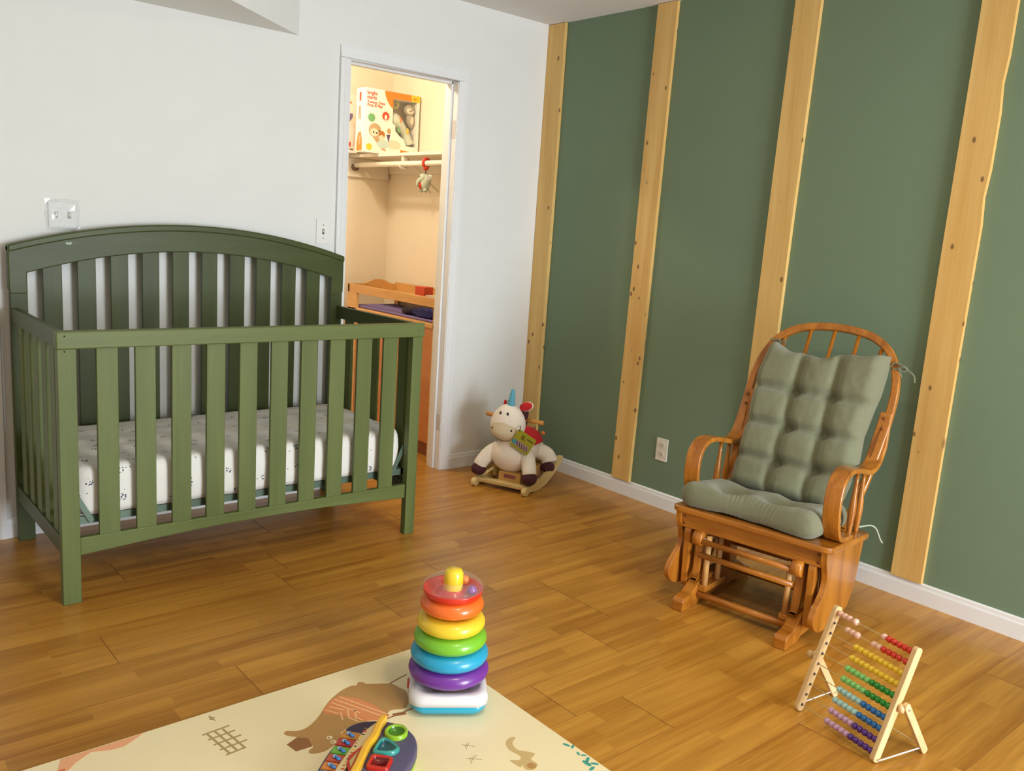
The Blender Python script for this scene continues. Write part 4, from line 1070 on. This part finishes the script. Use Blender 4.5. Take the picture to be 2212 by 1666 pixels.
rings = [('purple', (112, 48, 150), .1125, .100), ('blue', (36, 158, 200), .1085, .1465), ('green', (118, 186, 46), .1015, .193), ('yellow', (236, 200, 48), .0945, .239), ('orange', (232, 108, 36), .0880, .291)]
for n_, c_, ro, z in rings:
    mt = plastic('ring_' + n_, c_, .32); r_ = .030
    mb = MB(); mb.torus((0, 0, 0), ro - r_, r_, mt, 64, 24, rz=.0238)
    o = mb.build('stacking_ring'); o.location = (SX, SY, z + .0122 - .004); tag(o, {'purple': 'purple plastic ring, lowest and largest on the stacker', 'blue': 'sky blue plastic ring resting on the purple ring', 'green': 'lime green plastic ring between the blue and yellow rings', 'yellow': 'yellow plastic ring between the green and orange rings', 'orange': 'orange plastic ring just under the clear red ring'}[n_], 'toy ring', 'rings on the stacker')
tr_ = thing('stacking_ring', 'top ring, clear dome over red with a purple ball inside', 'toy ring', (SX, SY, .341), 0, 'rings on the stacker')
mt = plastic('ring_red', (208, 44, 26), .3); mb = MB(); n1 = 64; pr = []
for k_ in range(13):
    a = PI + PI * k_ / 12; pr.append((.055 + .0275 * math.cos(a), .0235 * math.sin(a)))
pr2 = pr[::-1]   # outer to inner bottom
mb.lathe([(p[0], p[1]) for p in pr] + [(.0820, .004), (.0795, .0), (.074, -.008), (.064, -.016), (.055, -.018), (.044, -.016), (.034, -.008), (.0295, .0)], (0, 0, 0), (0, 0, 1), mt, 64); mb.build('red_bowl', tr_)
clear = D.materials.new('clear_plastic'); clear.use_nodes = True; nt = clear.node_tree; b = nt.nodes['Principled BSDF']
setc(b.inputs['Base Color'], (1, .96, .96)); b.inputs['Roughness'].default_value = .06; b.inputs['Alpha'].default_value = .09; b.inputs['Specular IOR Level'].default_value = .9
mb = MB(); vs = []; fs = []
for i in range(64):
    t_ = 2 * PI * i / 64
    for k_ in range(15):
        a = PI * k_ / 14; rr_ = .055 + .0285 * math.cos(a); vs.append((rr_ * math.cos(t_), rr_ * math.sin(t_), .004 + .025 * math.sin(a)))
for i in range(64):
    for k_ in range(14):
        i2 = (i + 1) % 64; fs.append((i * 15 + k_, i2 * 15 + k_, i2 * 15 + k_ + 1, i * 15 + k_ + 1))
mb.add(vs, fs, clear, True); mb.build('clear_dome', tr_)
for (ang, c_, nm) in ((-62, (128, 62, 150), 'rattle_ball'), (20, (226, 130, 50), 'rattle_ball')):
    mb = MB(); mb.ell((.056 * math.cos(R(ang)), .056 * math.sin(R(ang)), .006), (.014, .014, .014), plastic('ball_%d' % ang, c_)); mb.build(nm, tr_)

# ------------------------------------------------------------------ music toy
PA = math.atan2(-.756, .655)
P_ = thing('music_toy', 'purple piano toy with coloured keys and shape cups on the play mat', 'toy', (-2.205, -2.005, .0122), PA)
PUm = mat('purple_grey_plastic', (80, 74, 102), .5, bump=.3, bscale=300); LIM = plastic('lime_plastic', (160, 190, 50), .4)
outl = smooth_path([(-.084, -.071), (-.086, -.035), (-.066, -.008), (-.033, .011), (0, .018), (.046, .008), (.084, -.022), (.105, -.063), (.110, -.115), (.104, -.17), (.09, -.24), (.05, -.29), (-.04, -.30), (-.09, -.27), (-.094, -.217), (-.093, -.137)], 4, True)
def scl(pl_, k_): return [(.008 + (x - .008) * k_, -.14 + (y + .14) * k_) for x, y in pl_]
mb = MB(); loft(mb, [[(x, y, z) for x, y in scl(outl, k_)] for z, k_ in ((0, .93), (.004, .98), (.024, .99))], LIM); mb.build('lower_shell', P_)
mb = MB(); loft(mb, [[(x, y, z) for x, y in scl(outl, k_)] for z, k_ in ((.0235, 1.0), (.038, 1.0), (.046, .985), (.049, .95))], PUm, (True, True)); mb.build('upper_shell', P_)
mb = MB(); mb.prism(smooth_path([(-.080, -.066), (-.074, -.03), (-.052, -.008), (-.022, .002), (-.016, -.012), (-.03, -.045), (-.045, -.068)], 4, True), XY, .048, .0505, mat('dark_recess', (50, 38, 66), .5)); mb.build('recess', P_)
kc = [(184, 120, 40), (168, 32, 30), (96, 160, 50), (178, 66, 34), (204, 120, 36), (70, 110, 170), (160, 60, 120)]
for i, c_ in enumerate(kc):
    y = -.076 - i * .0325
    mb = MB(); mb.box((-.086, y - .0145, .046), (-.036, y + .0145, .055), plastic('key_%d' % i, c_)); ky = mb.build('piano_key', P_, bevel=.002)
    mb = MB(); NB = plastic('note_blue', (60, 130, 210)); mb.ell((-.068, y + .002, .057), (.0065, .0055, .004), plastic('note_light', (150, 190, 225)), seg=12, rings=8); mb.tube([(-.066, y, .058), (-.058, y - .006, .058), (-.054, y - .004, .058)], .0035, NB, 8); mb.ell((-.056, y - .006, .057), (.0055, .005, .004), NB, seg=12, rings=8); mb.build('music_note', ky)
mb = MB(); mb.sweep(smooth_path([(-.001, .006), (-.004, -.03), (-.001, -.08), (-.006, -.12), (-.002, -.20), (-.002, -.27)], 4), .048, .072, .017, plastic('amber_plastic', (232, 178, 46)), lambda w_, a, b_: (a, b_, w_)); mb.build('divider_bar', P_, bevel=.004)
mb = MB(); mb.prism([(-.036, -.07), (-.018, -.02), (-.010, -.02), (-.012, -.10), (-.024, -.15), (-.03, -.27), (-.048, -.27), (-.046, -.2)], XY, .048, .060, mat('printed_page', (216, 196, 150), .5)); 
for i in range(16):
    yy = -.05 - i * .013; mb.box((-.037, yy, .0602), (-.030 + .004 * math.sin(i), yy + .004, .0606), [BRNp, RED, SLOT, YEL][i % 4])
mb.prism([(-.016, -.120), (-.011, -.135), (-.012, -.235), (-.03, -.20), (-.034, -.17)], XY, .0595, .063, mat('red_plate', (188, 50, 30), .4)); mb.prism([(-.018, -.145), (-.015, -.215), (-.026, -.19)], XY, .0625, .0645, mat('page_centre', (190, 176, 110), .5)); mb.build('picture_page', P_)
def cup(name, poly, ipoly, mt, mti):
    n_ = len(poly); mb = MB()
    lay = [[(x, y, .047) for x, y in poly], [(x, y, .057) for x, y in poly], [(x, y, .060) for x, y in scl2(poly, ipoly, .25)], [(x, y, .060) for x, y in scl2(poly, ipoly, .75)], [(x, y, .057) for x, y in ipoly], ]
    loft(mb, lay, mt, (False, False)); loft(mb, [[(x, y, .057) for x, y in ipoly], [(x, y, .0500) for x, y in ipoly]], mti, (False, True))
    mb.build(name, P_, fixn=False if False else True)
def scl2(a, b_, t_): return [(p[0] + (q[0] - p[0]) * t_, p[1] + (q[1] - p[1]) * t_) for p, q in zip(a, b_)]
def shrink(poly, k_):
    cx_ = sum(p[0] for p in poly) / len(poly); cy_ = sum(p[1] for p in poly) / len(poly); return [(cx_ + (x - cx_) * k_, cy_ + (y - cy_) * k_) for x, y in poly]
g_ = disc(.042, -.0355, .029, 32, 1, 1.05); cup('shape_cup', g_, shrink(g_, .70), plastic('cup_lime', (142, 186, 40)), plastic('cup_green_in', (70, 136, 20)))
tr3 = smooth_path([(.013, -.075), (.030, -.070), (.062, -.092), (.070, -.106), (.056, -.126), (.020, -.134), (.010, -.124)], 5, True); cup('shape_cup', tr3, shrink(tr3, .68), plastic('cup_teal', (50, 148, 140)), plastic('cup_teal_in', (20, 92, 104)))
sq = rrect(.013, .067, -.192, -.140, .009, 5); cup('shape_cup', sq, shrink(sq, .68), plastic('cup_red', (190, 36, 24)), plastic('cup_red_in', (120, 12, 10)))

# ------------------------------------------------------------------ abacus
AA = math.atan2(-.976, -.217)
A_ = thing('abacus', 'pale wooden abacus with rainbow beads on folding legs', 'abacus', (-1.129, -2.529, 0), AA)
TA = math.atan2(.111, .304); FL = .325; AW = .279
def af(lat, s_, off=0): return (lat, .002 + math.sin(TA) * s_ - math.cos(TA) * off, .004 + math.cos(TA) * s_ + math.sin(TA) * off)
for lat in (0.006, AW - .006):
    mb = MB(); mb.prism(rrect(-.013, .013, 0, FL, .010, 5), lambda a, b_, t_: af(lat + t_, b_, -a), -.0075, .0075, TOYW); mb.build('side_rail', A_, bevel=.002)
s10 = [FL - .018 - .0318 * i for i in range(10)]
WIRE = mat('pale_wire', (206, 186, 140), .4)
PKb = plastic('bead_pink', (230, 184, 164)); cols_ = [((PKb, 'x'), (204, 48, 28)), ]
def bm_(c_, n_): return plastic('bead_' + n_, c_, .3)
pairs = {0: ('pink', 'red'), 1: ('pink', 'red'), 2: ('yellow', 'yellow'), 3: ('yellow', 'yellow'), 4: ('mint', 'green'), 5: ('mint', 'green'), 6: ('aqua', 'blue'), 7: ('aqua', 'blue'), 8: ('lilac', 'purple'), 9: ('lilac', 'purple')}
bc = dict(pink=(232, 190, 170), red=(204, 46, 26), yellow=(232, 196, 44), mint=(128, 200, 112), green=(28, 138, 44), aqua=(160, 206, 204), blue=(30, 106, 176), lilac=(196, 156, 190), purple=(84, 42, 134))
p_ = .0165; R0, R1 = .0145, AW - .0145
for i, s_ in enumerate(s10):
    mb = MB(); mb.tube([af(.006, s_), af(AW - .006, s_)], .0013, WIRE, 6); mb.build('bead_wire', A_)
    end = R1 - .001
    if i == 0: xs = [R0 + .009 + .0155 * k_ for k_ in range(3)] + [R0 + .009 + .0155 * 3 + .006] + [end - p_ * 5.5]
    elif i == 1: xs = [R0 + .048 + .0165 * k_ for k_ in range(3)] + [end - p_ * 6.5 - .003, end - p_ * 5.5 - .003]
    else: xs = [end - p_ * (9.5 - k_) for k_ in range(5)]
    ys = [end - p_ * (4.5 - k_) for k_ in range(5)]
    if i == 1: ys = [y - .004 for y in ys[:4]] + [ys[4]]
    for k_, x in enumerate(xs + ys):
        nm = pairs[i][0] if k_ < 5 else pairs[i][1]
        r_ = .0094 if not (i < 2 and k_ in (2, 3) and x < .1 and k_ == (3 if i == 0 else 2)) else .0102
        mb = MB(); c_ = af(x, s_)
        mb.lathe([(.0022, -.0078), (.0058, -.0074), (r_ * .9, -.0045), (r_, 0), (r_ * .9, .0045), (.0058, .0074), (.0022, .0078)], c_, (1, 0, 0), bm_(bc[nm], nm), 18)
        mb.build('bead', A_)
mb = MB()
for s_ in s10[1:]: mb.lathe([(.0042, 0), (.0042, .0012)], af(.0135, s_), (1, 0, 0), mat('navy_socket', (40, 34, 72), .4), 12)
mb.build('wire_socket', A_)
for sx, lat in ((-1, -.014), (1, AW + .014)):
    p0 = Vector((lat, .078, .150)); p1 = Vector((lat, .176, .006)); d = (p1 - p0).normalized(); up_ = Vector((0, d.z, -d.y)); ln_ = (p1 - p0).length
    mb = MB(); mb.prism(rrect(-.018, ln_ + .006, -.0105, .0105, .009, 5), lambda a, b_, t_: tuple(p0 + d * a + up_ * b_ + Vector((t_, 0, 0))), -.006, .006, TOYW); lg = mb.build('leg', A_, bevel=.0015)
    mb = MB(); mb.lathe([(.0032, 0), (.0032, .0015)], tuple(p0 + Vector((sx * .006, 0, 0))), (sx, 0, 0), mat('zinc_bolt2', (180, 182, 190), .3, metal=.8), 12); mb.build('rivet', lg)
    q0 = af(AW - .006 if sx > 0 else .006, .155)
    mb = MB(); mb.tube([(q0[0] + sx * .004, q0[1] + .006, q0[2]), (lat - sx * .004, q0[1] + .016, q0[2])], .0125, TOYW, 18)
    if sx < 0: mb.tube([(lat - .006, q0[1] + .012, q0[2]), (lat - .022, q0[1] + .012, q0[2])], .011, TOYW, 18)
    mb.build('pivot_knob', A_)
    mb = MB(); e0 = af(lat - sx * .012, .010); mb.tube([(lat - sx * .008, e0[1], .012), (lat, .168, .018)], .0022, mat('white_rod', (222, 218, 210), .4), 8); mb.build('brace_rod', A_)
mb = MB(); mb.tube([(-.008, .168, .018), (AW + .008, .168, .018)], .0012, WIRE, 6); mb.build('rear_wire', A_)
